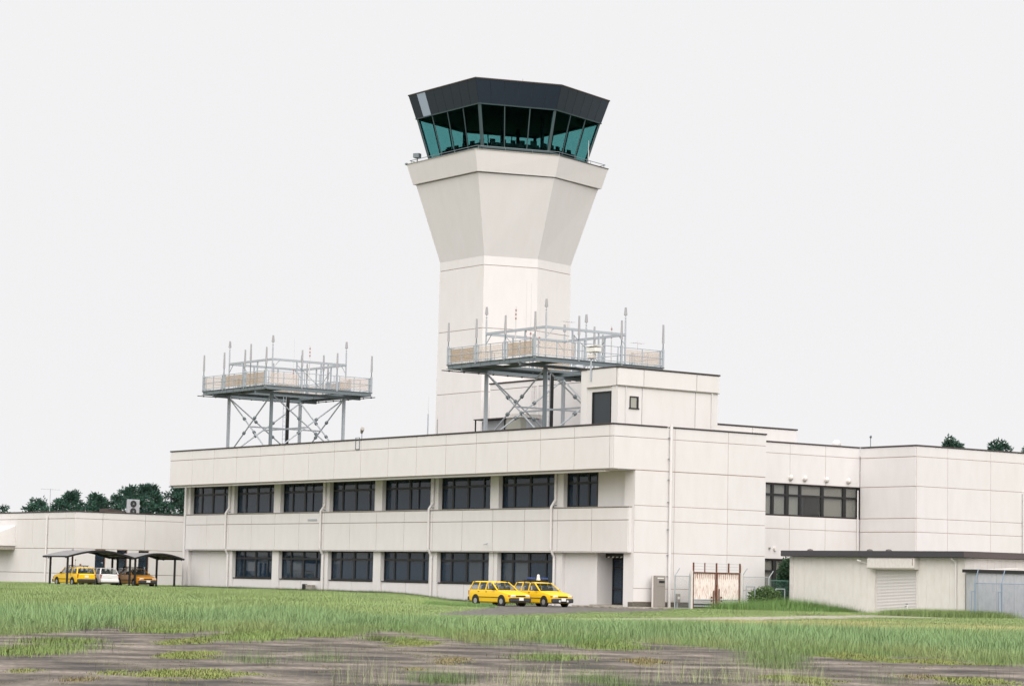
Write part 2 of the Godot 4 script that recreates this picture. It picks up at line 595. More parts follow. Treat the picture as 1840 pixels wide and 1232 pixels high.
func main_building():
	var b := thing("office_building", "long white two-storey office building with dark ribbon windows below the control tower", "building")
	# joint lines along the long front
	var zs := [-56.97]
	for i in range(15, -1, -1): zs.append(-0.35 - SEAM * i)
	# --- overhanging top band
	span("band_core", Vector3(-1.764, 8.5, -56.95), Vector3(-1.35, 11.2, -0.06), M.joint_grey, b)
	var zb := zs.duplicate()
	zb.append(0.0)
	wall_x(b, -1.79, zb, [8.52, 10.52, 11.24])
	wall_z(b, 0.0, [-1.73, 3.2, 7.64, 10.9], [8.52, 10.52, 11.24], 1)
	span("soffit", Vector3(-1.72, 8.49, -56.95), Vector3(0.6, 8.66, -0.1), M.paint1, b)
	span("drip_edge", Vector3(-1.62, 8.36, -56.6), Vector3(-1.25, 8.488, -0.95), M.paint2, b, 0.01)
	# --- upper wall and corner of the narrow front
	span("end_wall", Vector3(0.03, 0.0, -0.5), Vector3(10.86, 11.2, -0.024), M.joint, b)
	wall_z(b, 0.0, [0.0, 3.2, 7.64, 10.9], [0.41, 1.23, 3.43, 5.4, 6.33, 8.5])
	span("plinth", Vector3(-0.02, 0.0, -0.5), Vector3(10.88, 0.40, -0.012), M.plinth, b)
	span("end_return", Vector3(10.84, 0.0, -5.4), Vector3(10.9, 11.2, -0.07), M.paint1, b)
	# pier at the near corner, beside the entrance
	span("corner_pier", Vector3(0.0, 0.0, -1.0), Vector3(0.5, 8.48, -0.065), M.paint0, b)
	# --- spandrel between the floors
	span("spandrel_core", Vector3(-0.274, 3.43, -56.7), Vector3(0.33, 6.2, -0.29), M.joint_grey, b)
	var zp := zs.slice(1)
	zp[0] = -56.75
	zp.insert(1, -53.33)
	zp[0] = -56.75
	var zq := [-56.75]
	for i in range(15, 0, -1): zq.append(-0.35 - SEAM * i)
	zq.append(-0.25)
	wall_x(b, -0.3, zq, [3.44, 5.42, 6.2], 2)
	span("spandrel_end", Vector3(-0.235, 3.44, -0.285), Vector3(0.0, 6.2, -0.25), M.paint0, b)
	span("spandrel_soffit", Vector3(-0.28, 3.40, -56.72), Vector3(0.36, 3.43, -0.27), M.paint2, b)
	span("sill", Vector3(-0.33, 6.205, -56.78), Vector3(0.40, 6.275, -0.23), M.concrete, b, 0.01)
	# --- piers on both floors
	for k in 8:
		var z0 := -8.17 - 7.06 * k if k < 7 else -57.3
		var z1 := -7.22 - 7.06 * k
		span("pier", Vector3(0.0, 6.28, z0), Vector3(0.55, 8.485, z1), M["paint%d" % (k % 3)], b, 0.012)
		span("pier", Vector3(0.0, 0.0, z0), Vector3(0.55, 3.395, z1), M["paint%d" % ((k + 1) % 3)], b, 0.012)
	# --- windows
	var bars := [[1.22, 0.17], [2.97, 0.22], [4.86, 0.13]]
	var upper := [[], [], [], [], [], [], []]
	var lower := [[[1, 1.0, "blind"], [0, 0.9, "blind_grey"]], [[2, 1.0, "blind_grey"], [3, 0.9, "blind_grey"], [0, 0.4, "blind_grey"]], [], [[0, 0.45, "blind_grey"], [2, 0.3, "blind"]], [[1, 1.0, "blind"], [2, 0.35, "blind_grey"]], [[1, 0.75, "blind"], [2, 0.45, "blind"]], []]
	for j in range(1, 8):
		var z0 := -7.22 - 7.06 * j
		var z1 := -8.17 - 7.06 * (j - 1)
		var bj := bars.duplicate()
		if j in [3, 5]: bj = [[1.22, 0.15], [2.97, 0.22], [4.1, 0.09]]
		window_x(b, 0.38, z0 + 0.002, z1 - 0.002, 6.28, 8.47, bj, 7.83, [[1, 0.25, "blind_grey"]] if j == 4 else [])
		if j < 7:
			window_x(b, 0.38, z0 + 0.002, z1 - 0.002, 1.32, 3.39, bars, 2.81, lower[j - 1])
			span("window_sill", Vector3(0.10, 1.25, z0 + 0.004), Vector3(0.44, 1.315, z1 - 0.004), M.frame, b, 0.01)
			panel(b, Vector3(0.14, 0.0, z0), Vector3(0.5, 1.245, (z0 + z1) / 2), j)
			panel(b, Vector3(0.14, 0.0, (z0 + z1) / 2), Vector3(0.5, 1.245, z1), j + 1)
		else:
			panel(b, Vector3(0.24, 0.0, z0), Vector3(0.5, 3.39, (z0 + z1) / 2), 0)
			panel(b, Vector3(0.24, 0.0, (z0 + z1) / 2), Vector3(0.5, 3.39, z1), 1)
	window_x(b, 0.38, -7.218, -4.1, 6.28, 8.47, [[0.95, 0.16], [2.1, 0.17]], 7.83, [])
	span("recessed_wall", Vector3(0.36, 6.28, -4.098), Vector3(0.55, 8.485, -1.002), M.paint0, b)
	span("recessed_wall", Vector3(0.24, 0.0, -7.218), Vector3(0.55, 3.395, -3.9), M.paint0, b)
	# --- entrance recess
	span("porch_wall", Vector3(0.552, 0.0, -4.1), Vector3(2.2, 3.395, -3.9), M.paint1, b)
	span("porch_wall", Vector3(0.502, 0.0, -1.0), Vector3(2.2, 3.395, -0.8), M.paint1, b)
	span("porch_floor", Vector3(-0.3, 0.0, -3.89), Vector3(2.2, 0.17, -1.01), M.concrete, b)
	span("porch_step", Vector3(-0.75, 0.112, -3.4), Vector3(-0.302, 0.165, -1.2), M.concrete, b)
	var door := Node3D.new()
	door.name = "entrance_door"
	b.add_child(door)
	var f := Shape.new()
	f.box(Vector3(1.5, 1.63, -3.84), Vector3(0.1, 2.9, 0.09))
	f.box(Vector3(1.5, 1.63, -1.06), Vector3(0.1, 2.9, 0.09))
	f.box(Vector3(1.5, 1.63, -2.45), Vector3(0.1, 2.9, 0.1))
	f.box(Vector3(1.5, 3.03, -2.45), Vector3(0.1, 0.12, 2.6))
	f.box(Vector3(1.5, 2.5, -2.45), Vector3(0.1, 0.09, 2.6))
	f.box(Vector3(1.5, 0.24, -2.45), Vector3(0.1, 0.12, 2.6))
	part("frame", f, M.frame, door)
	for z in [-3.79, -2.39]:
		span("pane", Vector3(1.49, 0.3, z), Vector3(1.497, 2.45, z + 1.28), M.window_glass, door)
		span("pane", Vector3(1.49, 2.55, z), Vector3(1.497, 2.96, z + 1.28), M.window_glass, door)
		span("push_bar", Vector3(1.40, 1.12, z + 0.05), Vector3(1.44, 1.2, z + 1.2), M.frame, door)
	span("awning_box", Vector3(0.9, 3.1, -3.88), Vector3(1.4, 3.38, -1.02), M.frame, b)
	for i in 6:
		var sp := Shape.new()
		sp.tube(Vector3(0.86, 3.14, -3.6 + 0.42 * i), Vector3(0.86, 3.17, -3.42 + 0.42 * i), 0.045, 0.03, 6)
		part("ceiling_lamp", sp, M.white_plastic, b)
	# --- rooms behind the glass
	for lv in [[0.0, 3.42], [5.0, 8.5]]:
		span("room_floor", Vector3(0.56, lv[0], -57.2), Vector3(9.8, lv[0] + 0.12, -4.2), M.interior, b)
		span("room_ceiling", Vector3(0.56, lv[1] + 0.02, -57.2), Vector3(9.8, lv[1] + 0.15, -0.55), M.interior, b)
		span("room_wall", Vector3(6.5, lv[0] + 0.12, -57.2), Vector3(6.7, lv[1] + 0.02, -4.2), M.interior, b)
		for i in 5:
			span("partition", Vector3(0.7, lv[0] + 0.12, -50.4 - 0.1 + 10.6 * i), Vector3(6.49, lv[1] + 0.01, -50.4 + 10.6 * i), M.interior, b)
	span("porch_ceiling", Vector3(0.56, 3.40, -4.1), Vector3(2.2, 3.44, -0.8), M.paint2, b)
	# --- roof
	span("roof_slab", Vector3(-1.34, 10.5, -57.0), Vector3(10.8, 10.7, -0.51), M.roofing, b)
	span("roof_slab", Vector3(10.81, 10.5, -57.0), Vector3(38.0, 10.7, -5.7), M.roofing, b)
	span("end_wall", Vector3(-0.2, 0.0, -57.3), Vector3(10.8, 11.2, -57.01), M.paint1, b)
	span("coping", Vector3(-1.84, 11.235, -57.02), Vector3(-1.32, 11.33, 0.045), M.coping, b, 0.012)
	span("coping", Vector3(-1.318, 11.235, -0.45), Vector3(2.55, 11.33, 0.045), M.coping, b, 0.012)
	span("coping", Vector3(2.98, 11.235, -0.45), Vector3(10.94, 11.33, 0.045), M.coping, b, 0.012)
	span("rear_wall", Vector3(37.8, 0.0, -57.3), Vector3(38.1, 11.2, -5.4), M.paint1, b)
	span("rear_wall", Vector3(10.81, 0.0, -57.3), Vector3(37.79, 11.2, -57.01), M.paint1, b)
	span("rear_wall", Vector3(43.9, 0.0, -5.7), Vector3(44.04, 11.2, -0.4), M.paint1, b)
	span("rear_wall", Vector3(38.11, 0.0, -5.7), Vector3(43.89, 11.2, -5.5), M.paint1, b)
	# --- recessed wall with the staff windows
	var r := -5.35
	span("recess_core", Vector3(10.9, 0.0, r - 0.4), Vector3(24.6, 1.24, r - 0.024), M.joint, b)
	span("recess_core", Vector3(10.9, 3.38, r - 0.4), Vector3(24.6, 6.3, r - 0.024), M.joint, b)
	span("recess_core", Vector3(10.9, 8.5, r - 0.4), Vector3(24.6, 11.2, r - 0.024), M.joint, b)
	var xs := [10.9, 14.6, 18.0, 21.34, 24.64]
	wall_z(b, r, xs, [0.41, 1.24])
	wall_z(b, r, xs, [3.38, 5.42, 6.3], 1)
	wall_z(b, r, xs, [8.5, 10.52, 11.24], 2)
	window_z(b, r - 0.18, 12.4, 24.62, 6.305, 8.495, [[2.2, 0.2], [4.05, 0.22], [5.34, 0.3], [6.62, 0.2], [8.68, 0.24], [10.76, 0.28]], 7.72, {4: ""})
	window_z(b, r - 0.18, 12.4, 20.0, 1.245, 3.375, [[2.4, 0.2], [4.25, 0.3], [6.0, 0.2]], 2.55)
	span("recess_fill", Vector3(10.9, 6.3, r - 0.4), Vector3(12.4, 8.5, r), M.paint0, b)
	span("recess_fill", Vector3(10.9, 1.24, r - 0.4), Vector3(12.4, 3.38, r), M.paint0, b)
	span("recess_fill", Vector3(20.0, 1.24, r - 0.4), Vector3(24.6, 3.38, r), M.paint0, b)
	span("room_wall", Vector3(12.4, 0.0, r - 4.2), Vector3(24.6, 10.4, r - 4.0), M.interior_dark, b)
	span("coping", Vector3(10.96, 11.235, r - 0.4), Vector3(24.6, 11.33, r + 0.045), M.coping, b, 0.012)
	for i in 4:
		var vx: float = [18.01, 19.33, 21.36, 23.46][i]
		var vent := Shape.new()
		vent.tube(Vector3(vx, 8.86, r + 0.005), Vector3(vx, 8.86, r + 0.14), 0.16, 0.15, 12)
		vent.ball(Vector3(vx, 8.90, r + 0.13), Vector3(0.17, 0.2, 0.12), 10)
		part("vent_hood", vent, M.shed_pale, b)
	var lamp := Shape.new()
	lamp.tube(Vector3(16.65, 4.05, r), Vector3(16.65, 4.05, r + 0.12), 0.15, 0.13, 12)
	part("wall_lamp", lamp, M.shed_wall, b)
	span("wall_box", Vector3(16.1, 4.02, r), Vector3(16.22, 4.14, r + 0.1), M.cabinet, b)
	# --- right wing
	var x0 := 24.64
	span("wing_core", Vector3(x0 + 0.024, 0.0, r + 0.002), Vector3(x0 + 0.4, 11.2, -0.4), M.joint, b)
	span("wing_core", Vector3(x0 + 0.026, 0.0, -0.39), Vector3(44.0, 11.2, -0.024), M.joint, b)
	var rows := [0.41, 1.23, 3.43, 5.4, 6.33, 8.5, 10.52, 11.24]
	for j in rows.size() - 1:
		var p = panel(b, Vector3(x0, rows[j], r + 0.001), Vector3(x0 + 0.06, rows[j + 1], 0.0), j + 1)
	wall_z(b, 0.0, [x0 + 0.062, 27.75, 32.06, 35.9, 40.0, 44.0], rows, 2)
	span("coping", Vector3(x0 - 0.045, 11.235, r + 0.05), Vector3(x0 + 0.4, 11.33, 0.045), M.coping, b, 0.012)
	span("coping", Vector3(x0 + 0.405, 11.235, -0.4), Vector3(44.05, 11.33, 0.045), M.coping, b, 0.012)
	span("roof_slab", Vector3(x0 + 0.42, 10.5, -5.69), Vector3(44.0, 10.7, -0.41), M.roofing, b)
	# --- rainwater pipes
	for k in [0, 2, 4, 6]:
		var z: float = -7.72 - 7.06 * k - (0.2 if k == 0 else 0.0)
		var clips := []
		for y in [8.1, 6.9, 6.42]: clips.append([Vector3(-0.2, y, z), Vector3(0.02, y, z)])
		for y in [6.0, 4.9, 3.6]: clips.append([Vector3(-0.5, y, z), Vector3(-0.28, y, z)])
		for y in [2.9, 1.4]: clips.append([Vector3(-0.2, y, z), Vector3(0.02, y, z)])
		downpipe(b, [Vector3(-0.10, 8.48, z), Vector3(-0.10, 6.75, z), Vector3(-0.42, 6.3, z), Vector3(-0.42, 3.55, z), Vector3(-0.12, 3.1, z), Vector3(-0.12, 0.0, z)], 0.085, clips)
	var mz := -7.72 - 7.06
	downpipe(b, [Vector3(-0.07, 3.38, mz + 0.1), Vector3(-0.07, 1.0, mz + 0.1)], 0.03, [])
	var cl := []
	for y in [10.6, 9.3, 8.0, 6.6, 4.9, 3.3, 2.0]: cl.append([Vector3(2.62, y, 0.02), Vector3(2.62, y, 0.16)])
	downpipe(b, [Vector3(2.77, 11.45, 0.14), Vector3(2.77, 0.0, 0.14)], 0.1, cl)
	downpipe(b, [Vector3(24.35, 8.3, r + 0.1), Vector3(24.35, 1.0, r + 0.1)], 0.05, [])
	downpipe(b, [Vector3(35.35, 8.45, 0.12), Vector3(35.35, 0.0, 0.12)], 0.11, [])
	# --- small fittings on the long front
	span("name_plate", Vector3(-0.335, 5.62, -37.9), Vector3(-0.302, 5.75, -36.6), M.galvanized, b)
	var br := Shape.new()
	br.bar(Vector3(-0.62, 3.9, -15.0), Vector3(-0.3, 3.9, -15.0), 0.03, 0.03)
	br.bar(Vector3(-0.62, 3.86, -15.0), Vector3(-0.62, 3.99, -14.5), 0.03, 0.03)
	part("bracket", br, M.galvanized, b)
	span("wall_hatch", Vector3(0.02, 0.3, -39.0), Vector3(0.139, 0.95, -38.45), M.black, b)


# ------------------------------------------------------------------ control tower

func hexagon(q: Array) -> Array:
	# q: height, half width, half side, apex
	return [Vector3(-q[1], q[0], -q[2]), Vector3(-q[1], q[0], q[2]), Vector3(0, q[0], q[2] + q[3]), Vector3(q[1], q[0], q[2]), Vector3(q[1], q[0], -q[2]), Vector3(0, q[0], -q[2] - q[3])]


# one slab on a face between two rings, from fraction u0 to u1 along it, with thickness inward
func facet(lo: Array, hi: Array, i: int, u0: float, u1: float, thick: float, gap: float, s: Shape):
	var j := (i + 1) % 6
	var a: Vector3 = lo[i].lerp(lo[j], u0)
	var b: Vector3 = lo[i].lerp(lo[j], u1)
	var c: Vector3 = hi[i].lerp(hi[j], u1)
	var d: Vector3 = hi[i].lerp(hi[j], u0)
	var e := (b - a).normalized() * gap
	var g := (d - a).normalized() * gap
	a += e + g; b += g - e; c += -e - g; d += e - g
	var mid := (a + b + c + d) / 4.0
	var n := (b - a).cross(d - a).normalized()
	if n.dot(Vector3(mid.x, 0, mid.z)) < 0: n = -n
	s.prism([a, b, c, d], -n * thick)


func ring_core(levels: Array, inset: float, s: Shape):
	for k in levels.size() - 1:
		var p := hexagon([levels[k][0], levels[k][1] - inset, levels[k][2] - inset * 0.7, levels[k][3]])
		var q := hexagon([levels[k + 1][0], levels[k + 1][1] - inset, levels[k + 1][2] - inset * 0.7, levels[k + 1][3]])
		for i in 6:
			var j := (i + 1) % 6
			s.out([p[i], p[j], q[j], q[i]], Vector3(0, (p[0].y + q[0].y) / 2, 0))


func cap(q: Array, s: Shape, up: bool):
	var p := hexagon(q)
	s.out(p, Vector3(0, q[0] - (1.0 if up else -1.0), 0))


func control_tower():
	var t := thing("control_tower", "white flared airport control tower with a dark six-sided glass cab", "tower", Vector3(16.05, 0, -36.1))
	var shaft0 := [0.0, 4.26, 3.1, 1.3]
	var shaft1 := [26.27, 4.2, 2.97, 1.27]
	var levels := [0.0, 5.9, 10.85, 15.82, 20.7, 25.57, 26.27]
	var rings := []
	for y in levels:
		var k: float = y / 26.27
		rings.append([y, lerpf(shaft0[1], shaft1[1], k), lerpf(shaft0[2], shaft1[2], k), lerpf(shaft0[3], shaft1[3], k)])
	var core := Shape.new()
	ring_core(rings, 0.05, core)
	part("shaft_core", core, M.joint, t)
	for k in levels.size() - 1:
		for i in 6:
			var s := Shape.new()
			facet(hexagon(rings[k]), hexagon(rings[k + 1]), i, 0, 1, 0.1, 0.0, s)
			# a recessed horizontal joint between storeys
			var lo: Array = rings[k].duplicate()
			var hi: Array = rings[k + 1].duplicate()
			lo[0] += JG / 2
			if k < levels.size() - 2: hi[0] -= JG / 2
			s = Shape.new()
			facet(hexagon(lo), hexagon(hi), i, 0, 1, 0.1, 0.0, s)
			part("shaft_panel", s, M["paint%d" % ((i + k) % 3)], t)
	var taper := [32.38, 5.83, 4.2, 1.95]
	for i in 6:
		var s := Shape.new()
		facet(hexagon([26.271, 4.2, 2.97, 1.27]), hexagon(taper), i, 0, 1, 0.15, 0.0, s)
		part("flare_panel", s, M["paint%d" % (i % 3)], t)
	# balcony
	var b0 := [32.44, 6.03, 4.38, 1.9]
	var b1 := [34.02, 6.46, 4.66, 2.08]
	var u := Shape.new()
	cap([32.445, 6.0, 4.36, 1.9], u, false)
	cap([33.3, 6.2, 4.5, 1.95], u, true)
	part("balcony_floor", u, M.paint2, t)
	for i in 6:
		var s := Shape.new()
		facet(hexagon(b0), hexagon(b1), i, 0, 1, 0.22, 0.0, s)
		part("balcony_parapet", s, M["paint%d" % (i % 3)], t)
		s = Shape.new()
		facet(hexagon([34.021, 6.5, 4.69, 2.09]), hexagon([34.08, 6.5, 4.69, 2.09]), i, 0, 1, 0.3, 0.0, s)
		part("parapet_cap", s, M.coping if i in [2, 3, 4] else M.concrete, t)
	var hb := hexagon([34.35, 6.25, 4.55, 2.05])
	for i in 6:
		var s := Shape.new()
		s.tube(hb[i], hb[(i + 1) % 6], 0.025, 0.025, 6)
		for q in [0.02, 0.35, 0.68]:
			var p: Vector3 = hb[i].lerp(hb[(i + 1) % 6], q)
			s.tube(p - Vector3(0, 0.3, 0), p, 0.02, 0.02, 6)
		part("balcony_rail", s, M.galvanized_dark, t)
	# cab
	var w0 := [34.5, 5.10, 3.62, 1.73]
	var w1 := [37.75, 5.92, 4.24, 1.87]
	var f0 := [37.70, 5.98, 4.29, 1.9]
	var f1 := [39.5, 6.54, 4.58, 2.22]
	for i in 6:
		var s := Shape.new()
		facet(hexagon([33.3, 4.85, 3.45, 1.65]), hexagon(w0), i, 0, 1, 0.12, 0.0, s)
		part("cab_base", s, M.cab_steel, t)
	var p0 := hexagon(w0)
	var p1 := hexagon(w1)
	for i in 6:
		var j := (i + 1) % 6
		var n := 4 if i in [0, 3] else 3
		var s := Shape.new()
		s.tube(p0[i] * Vector3(0.985, 1, 0.985), p1[i] * Vector3(0.985, 1, 0.985), 0.14, 0.14, 8)
		part("corner_post", s, M.cab_steel, t)
		for k in n:
			s = Shape.new()
			facet(hexagon(w0), hexagon(w1), i, float(k) / n, float(k + 1) / n, 0.02, 0.02, s)
			part("cab_pane", s, M.cab_glass, t)
			if k > 0:
				s = Shape.new()
				s.bar(p0[i].lerp(p0[j], float(k) / n), p1[i].lerp(p1[j], float(k) / n), 0.075, 0.075)
				part("cab_mullion", s, M.cab_steel, t)
		s = Shape.new()
		s.bar(p0[i], p0[j], 0.14, 0.12)
		part("cab_sill", s, M.cab_steel, t)
		s = Shape.new()
		facet(hexagon([37.64, 5.99, 4.30, 1.91]), hexagon([37.72, 6.01, 4.32, 1.92]), i, 0, 1, 0.2, 0.0, s)
		part("fascia_trim", s, M.cab_steel, t)
		n = 8 if i in [0, 3] else 6
		for k in n:
			s = Shape.new()
			facet(hexagon([37.72, 5.98, 4.29, 1.9]), hexagon(f1), i, float(k) / n, float(k + 1) / n, 0.05, 0.013, s)
			var pale := i == 0 and k == 1  # the one panel whose reflection is put into its colour
			part("fascia_panel", s, M.cab_fascia_reflection if pale else M.cab_fascia, t)
	var fc := Shape.new()
	ring_core([f0, f1], 0.06, fc)
	part("fascia_backing", fc, M.cab_steel, t)
	var roof := Shape.new()
	roof.prism(hexagon([39.5, 6.58, 4.61, 2.23]), Vector3(0, 0.09, 0))
	part("cab_roof", roof, M.coping, t)
	var ceil := Shape.new()
	ceil.prism(hexagon([37.76, 5.8, 4.15, 1.85]), Vector3(0, 0.1, 0))
	part("cab_ceiling", ceil, M.black, t)
	var floor_ := Shape.new()
	floor_.prism(hexagon([34.0, 4.7, 3.35, 1.6]), Vector3(0, 0.1, 0))
	part("cab_floor", floor_, M.interior_dark, t)
	# control desks along the glass with their screens, and chairs
	var dk := hexagon([34.1, 4.2, 2.9, 1.45])
	for i in 6:
		var a: Vector3 = dk[i]
		var c: Vector3 = dk[(i + 1) % 6]
		var s := Shape.new()
		s.bar(a.lerp(c, 0.06) + Vector3(0, 0.5, 0), a.lerp(c, 0.94) + Vector3(0, 0.5, 0), 0.7, 0.95)
		part("control_desk", s, M.black, t)
		for k in 5:
			var p := a.lerp(c, 0.14 + 0.18 * k + rng.randf_range(-0.03, 0.03)) + Vector3(0, 1.12, 0)
			s = Shape.new()
			s.bar(p - (c - a).normalized() * rng.randf_range(0.15, 0.3), p + (c - a).normalized() * rng.randf_range(0.15, 0.3), 0.12, rng.randf_range(0.25, 0.5))
			part("monitor", s, M.black, t)
	for k in 5:
		var an := TAU * k / 5 + 0.4
		var p := Vector3(cos(an) * 2.3, 34.1, sin(an) * 2.2)
		var s := Shape.new()
		s.box(p + Vector3(0, 0.5, 0), Vector3(0.5, 0.12, 0.5))
		s.box(p + Vector3(cos(an) * -0.22, 1.0, sin(an) * -0.22), Vector3(0.48, 0.75, 0.12), Basis(Vector3.UP, -an + PI / 2))
		s.tube(p, p + Vector3(0, 0.5, 0), 0.05, 0.05, 6)
		part("controller_chair", s, M.black, t)
	for q in [Vector3(-2.4, 0, 2.5), Vector3(2.6, 0, -2.2), Vector3(1.2, 0, 2.9), Vector3(-3.1, 0, -1.6)]:
		var s := Shape.new()
		s.bar(Vector3(q.x, 34.1, q.z), Vector3(q.x, 37.7, q.z), 0.2, 0.2)
		part("cab_column", s, M.black, t)
	# masts and the floodlight on the balcony corner
	var s := Shape.new()
	s.tube(Vector3(0.2, 39.5, 1.5), Vector3(0.2, 40.9, 1.5), 0.035, 0.015, 6)
	part("lightning_rod", s, M.antenna_red, t)
	s = Shape.new()
	s.tube(Vector3(4.1, 33.9, 5.1), Vector3(4.1, 35.2, 5.1), 0.05, 0.045, 6)
	s.tube(Vector3(4.1, 35.2, 5.1), Vector3(4.1, 36.0, 5.1), 0.03, 0.02, 6)
	part("whip_antenna", s, M.radome_pale, t)
	s = Shape.new()
	s.tube(Vector3(-6.2, 34.0, -3.6), Vector3(-6.2, 34.5, -3.6), 0.05, 0.05, 6)
	s.box(Vector3(-6.25, 34.62, -3.55), Vector3(0.45, 0.34, 0.5), Basis(Vector3(0, 1, 0), 0.5))
	part("floodlight", s, M.galvanized_dark, t)
	s = Shape.new()
	s.bar(Vector3(-6.55, 34.1, -4.7), Vector3(-6.15, 34.0, -4.7), 0.25, 0.12)
	part("bracket", s, M.galvanized_dark, t)


# ------------------------------------------------------------------ on the roof

func roof_structures():
	var y0 := 10.70
	var p := thing("stair_house", "white flat-roofed stair house with a grey steel door on the roof corner", "building", Vector3(-0.42, y0, -1.32))
	var w := 8.3
	# local: front face z = 0, left face x = 0
	span("wall_core", Vector3(0.06, 0, -3.64), Vector3(w - 0.05, 3.1, -0.07), M.joint_grey, p)
	panel(p, Vector3(0, 0, -0.06), Vector3(1.97, 3.08, 0), 0)
	panel(p, Vector3(1.97, 0, -0.06), Vector3(6.37, 3.08, 0), 1)
	panel(p, Vector3(6.37, 0, -0.06), Vector3(w, 3.08, 0), 0)
	for i in 3:
		panel(p, Vector3([-0.04, 2.05, 6.43][i], 3.1, -0.1), Vector3([2.05, 6.43, w + 0.06][i], 4.2, 0.06), i, "parapet_panel")
	span("parapet_core", Vector3(-0.02, 3.1, -3.6), Vector3(w, 4.15, -0.1), M.joint_grey, p)
	span("wall_panel", Vector3(0, 0, -0.62), Vector3(0.058, 3.08, -0.062), M.paint0, p)
	span("wall_panel", Vector3(0, 0, -3.69), Vector3(0.058, 3.08, -2.53), M.paint1, p)
	span("wall_panel", Vector3(0, 2.78, -2.528), Vector3(0.058, 3.08, -0.622), M.paint0, p)
	span("side_pier", Vector3(-0.03, 0, -3.69), Vector3(0.0, 4.2, -3.05), M.paint0, p)
	span("parapet_panel", Vector3(-0.07, 3.1, -3.04), Vector3(-0.045, 4.2, -0.1), M.paint1, p)
	span("coping", Vector3(-0.10, 4.2, -3.72), Vector3(w + 0.1, 4.30, 0.1), M.coping, p, 0.012)
	var door := span("door", Vector3(0.028, 0.02, -2.5), Vector3(0.056, 2.75, -0.65), M.door, p)
	var fr := Shape.new()
	fr.box(Vector3(0.005, 1.38, -2.48), Vector3(0.1, 2.76, 0.09))
	fr.box(Vector3(0.005, 2.74, -1.575), Vector3(0.1, 0.06, 1.72))
	fr.box(Vector3(0.005, 1.38, -0.67), Vector3(0.1, 2.76, 0.04))
	part("door_frame", fr, M.frame, p)
	span("door_hood", Vector3(-0.12, 3.05, -3.0), Vector3(0.0, 3.095, -0.62), M.concrete, p)
	span("drip_ledge", Vector3(-0.06, 3.06, 0.0), Vector3(w + 0.05, 3.095, 0.09), M.concrete, p)
	var win := Node3D.new()
	win.name = "window"
	p.add_child(win)
	var wf := Shape.new()
	wf.box(Vector3(1.3, 2.44, 0.02), Vector3(0.7, 0.07, 0.06))
	wf.box(Vector3(1.3, 1.71, 0.02), Vector3(0.82, 0.07, 0.08))
	wf.box(Vector3(0.98, 2.07, 0.02), Vector3(0.07, 0.66, 0.06))
	wf.box(Vector3(1.58, 2.07, 0.02), Vector3(0.14, 0.66, 0.06))
	part("frame", wf, M.frame, win)
	span("pane", Vector3(1.015, 1.745, 0.004), Vector3(1.51, 2.405, 0.012), M.blind_grey, win)
	for px in [7.72, 0.61]:
		var d := Shape.new()
		d.tube(Vector3(px, 0.0, 0.07), Vector3(px, 3.05, 0.07), 0.04 if px > 1 else 0.025, -1, 8)
		part("downpipe", d, M.paint1, p)
	# low block to the right, behind the recessed wall
	var q := thing("roof_plant_room", "low white plant room with a dark roof edge right of the stair house", "building", Vector3(13.0, y0, -9.6))
	span("wall_core", Vector3(0, 0, -6), Vector3(9.6, 1.8, -0.06), M.joint_grey, q)
	panel(q, Vector3(0, 0, -0.06), Vector3(5.4, 1.83, 0), 0)
	panel(q, Vector3(5.4, 0, -0.06), Vector3(9.62, 1.83, 0), 1)
	span("coping", Vector3(-0.04, 1.83, -6.04), Vector3(9.67, 1.93, 0.045), M.coping, q, 0.012)
	# block between the tower and the rear platform
	var k := thing("lift_machine_room", "white machine room with a roof ladder at the foot of the control tower", "building", Vector3(11.0, y0, -30.8))
	span("wall_core", Vector3(0.06, 0, 0.02), Vector3(5.0, 5.3, 11.9), M.joint_grey, k)
	wall_x(k, 0.0, [0.0, 5.6, 12.0], [0.0, 5.02, 5.45])
	span("end_panel", Vector3(0.07, 0, -0.04), Vector3(5.0, 5.44, 0.0), M.paint1, k)
	span("end_panel", Vector3(0.07, 0, 11.95), Vector3(5.0, 5.44, 12.0), M.paint1, k)
	span("coping", Vector3(-0.05, 5.45, -0.08), Vector3(5.05, 5.56, 12.05), M.coping, k, 0.012)
	var ld := Shape.new()
	for z in [5.55, 6.33]: ld.bar(Vector3(-0.25, 0.3, z), Vector3(-0.25, 5.3, z), 0.06, 0.06)
	var ladder := part("roof_ladder", ld, M.paint2, k)
	for i in 14:
		var rg := Shape.new()
		rg.tube(Vector3(-0.25, 0.6 + 0.34 * i, 5.55), Vector3(-0.25, 0.6 + 0.34 * i, 6.33), 0.022, 0.022, 6)
		part("rung", rg, M.paint2, ladder)
	# small glazed hut under the platform
	var h := thing("roof_hut", "small roof hut with a dark flat canopy beside the lattice platform", "hut", Vector3(6.0, y0, -25.5))
	span("back_wall", Vector3(0.5, 0, 0.05), Vector3(2.0, 2.2, 5.4), M.grey_box, h)
	span("side_wall", Vector3(0.0, 0, 3.7), Vector3(0.5, 2.25, 5.4), M.blind_grey, h)
	span("canopy", Vector3(-0.15, 2.25, -0.1), Vector3(2.1, 2.32, 3.7), M.coping, h)
	span("roof_box", Vector3(-0.1, 2.26, 3.72), Vector3(2.1, 2.52, 5.5), M.shed_pale, h)
	for z in [0.0, 3.55]:
		span("post", Vector3(-0.1, 0, z), Vector3(-0.02, 2.25, z + 0.08), M.black, h)


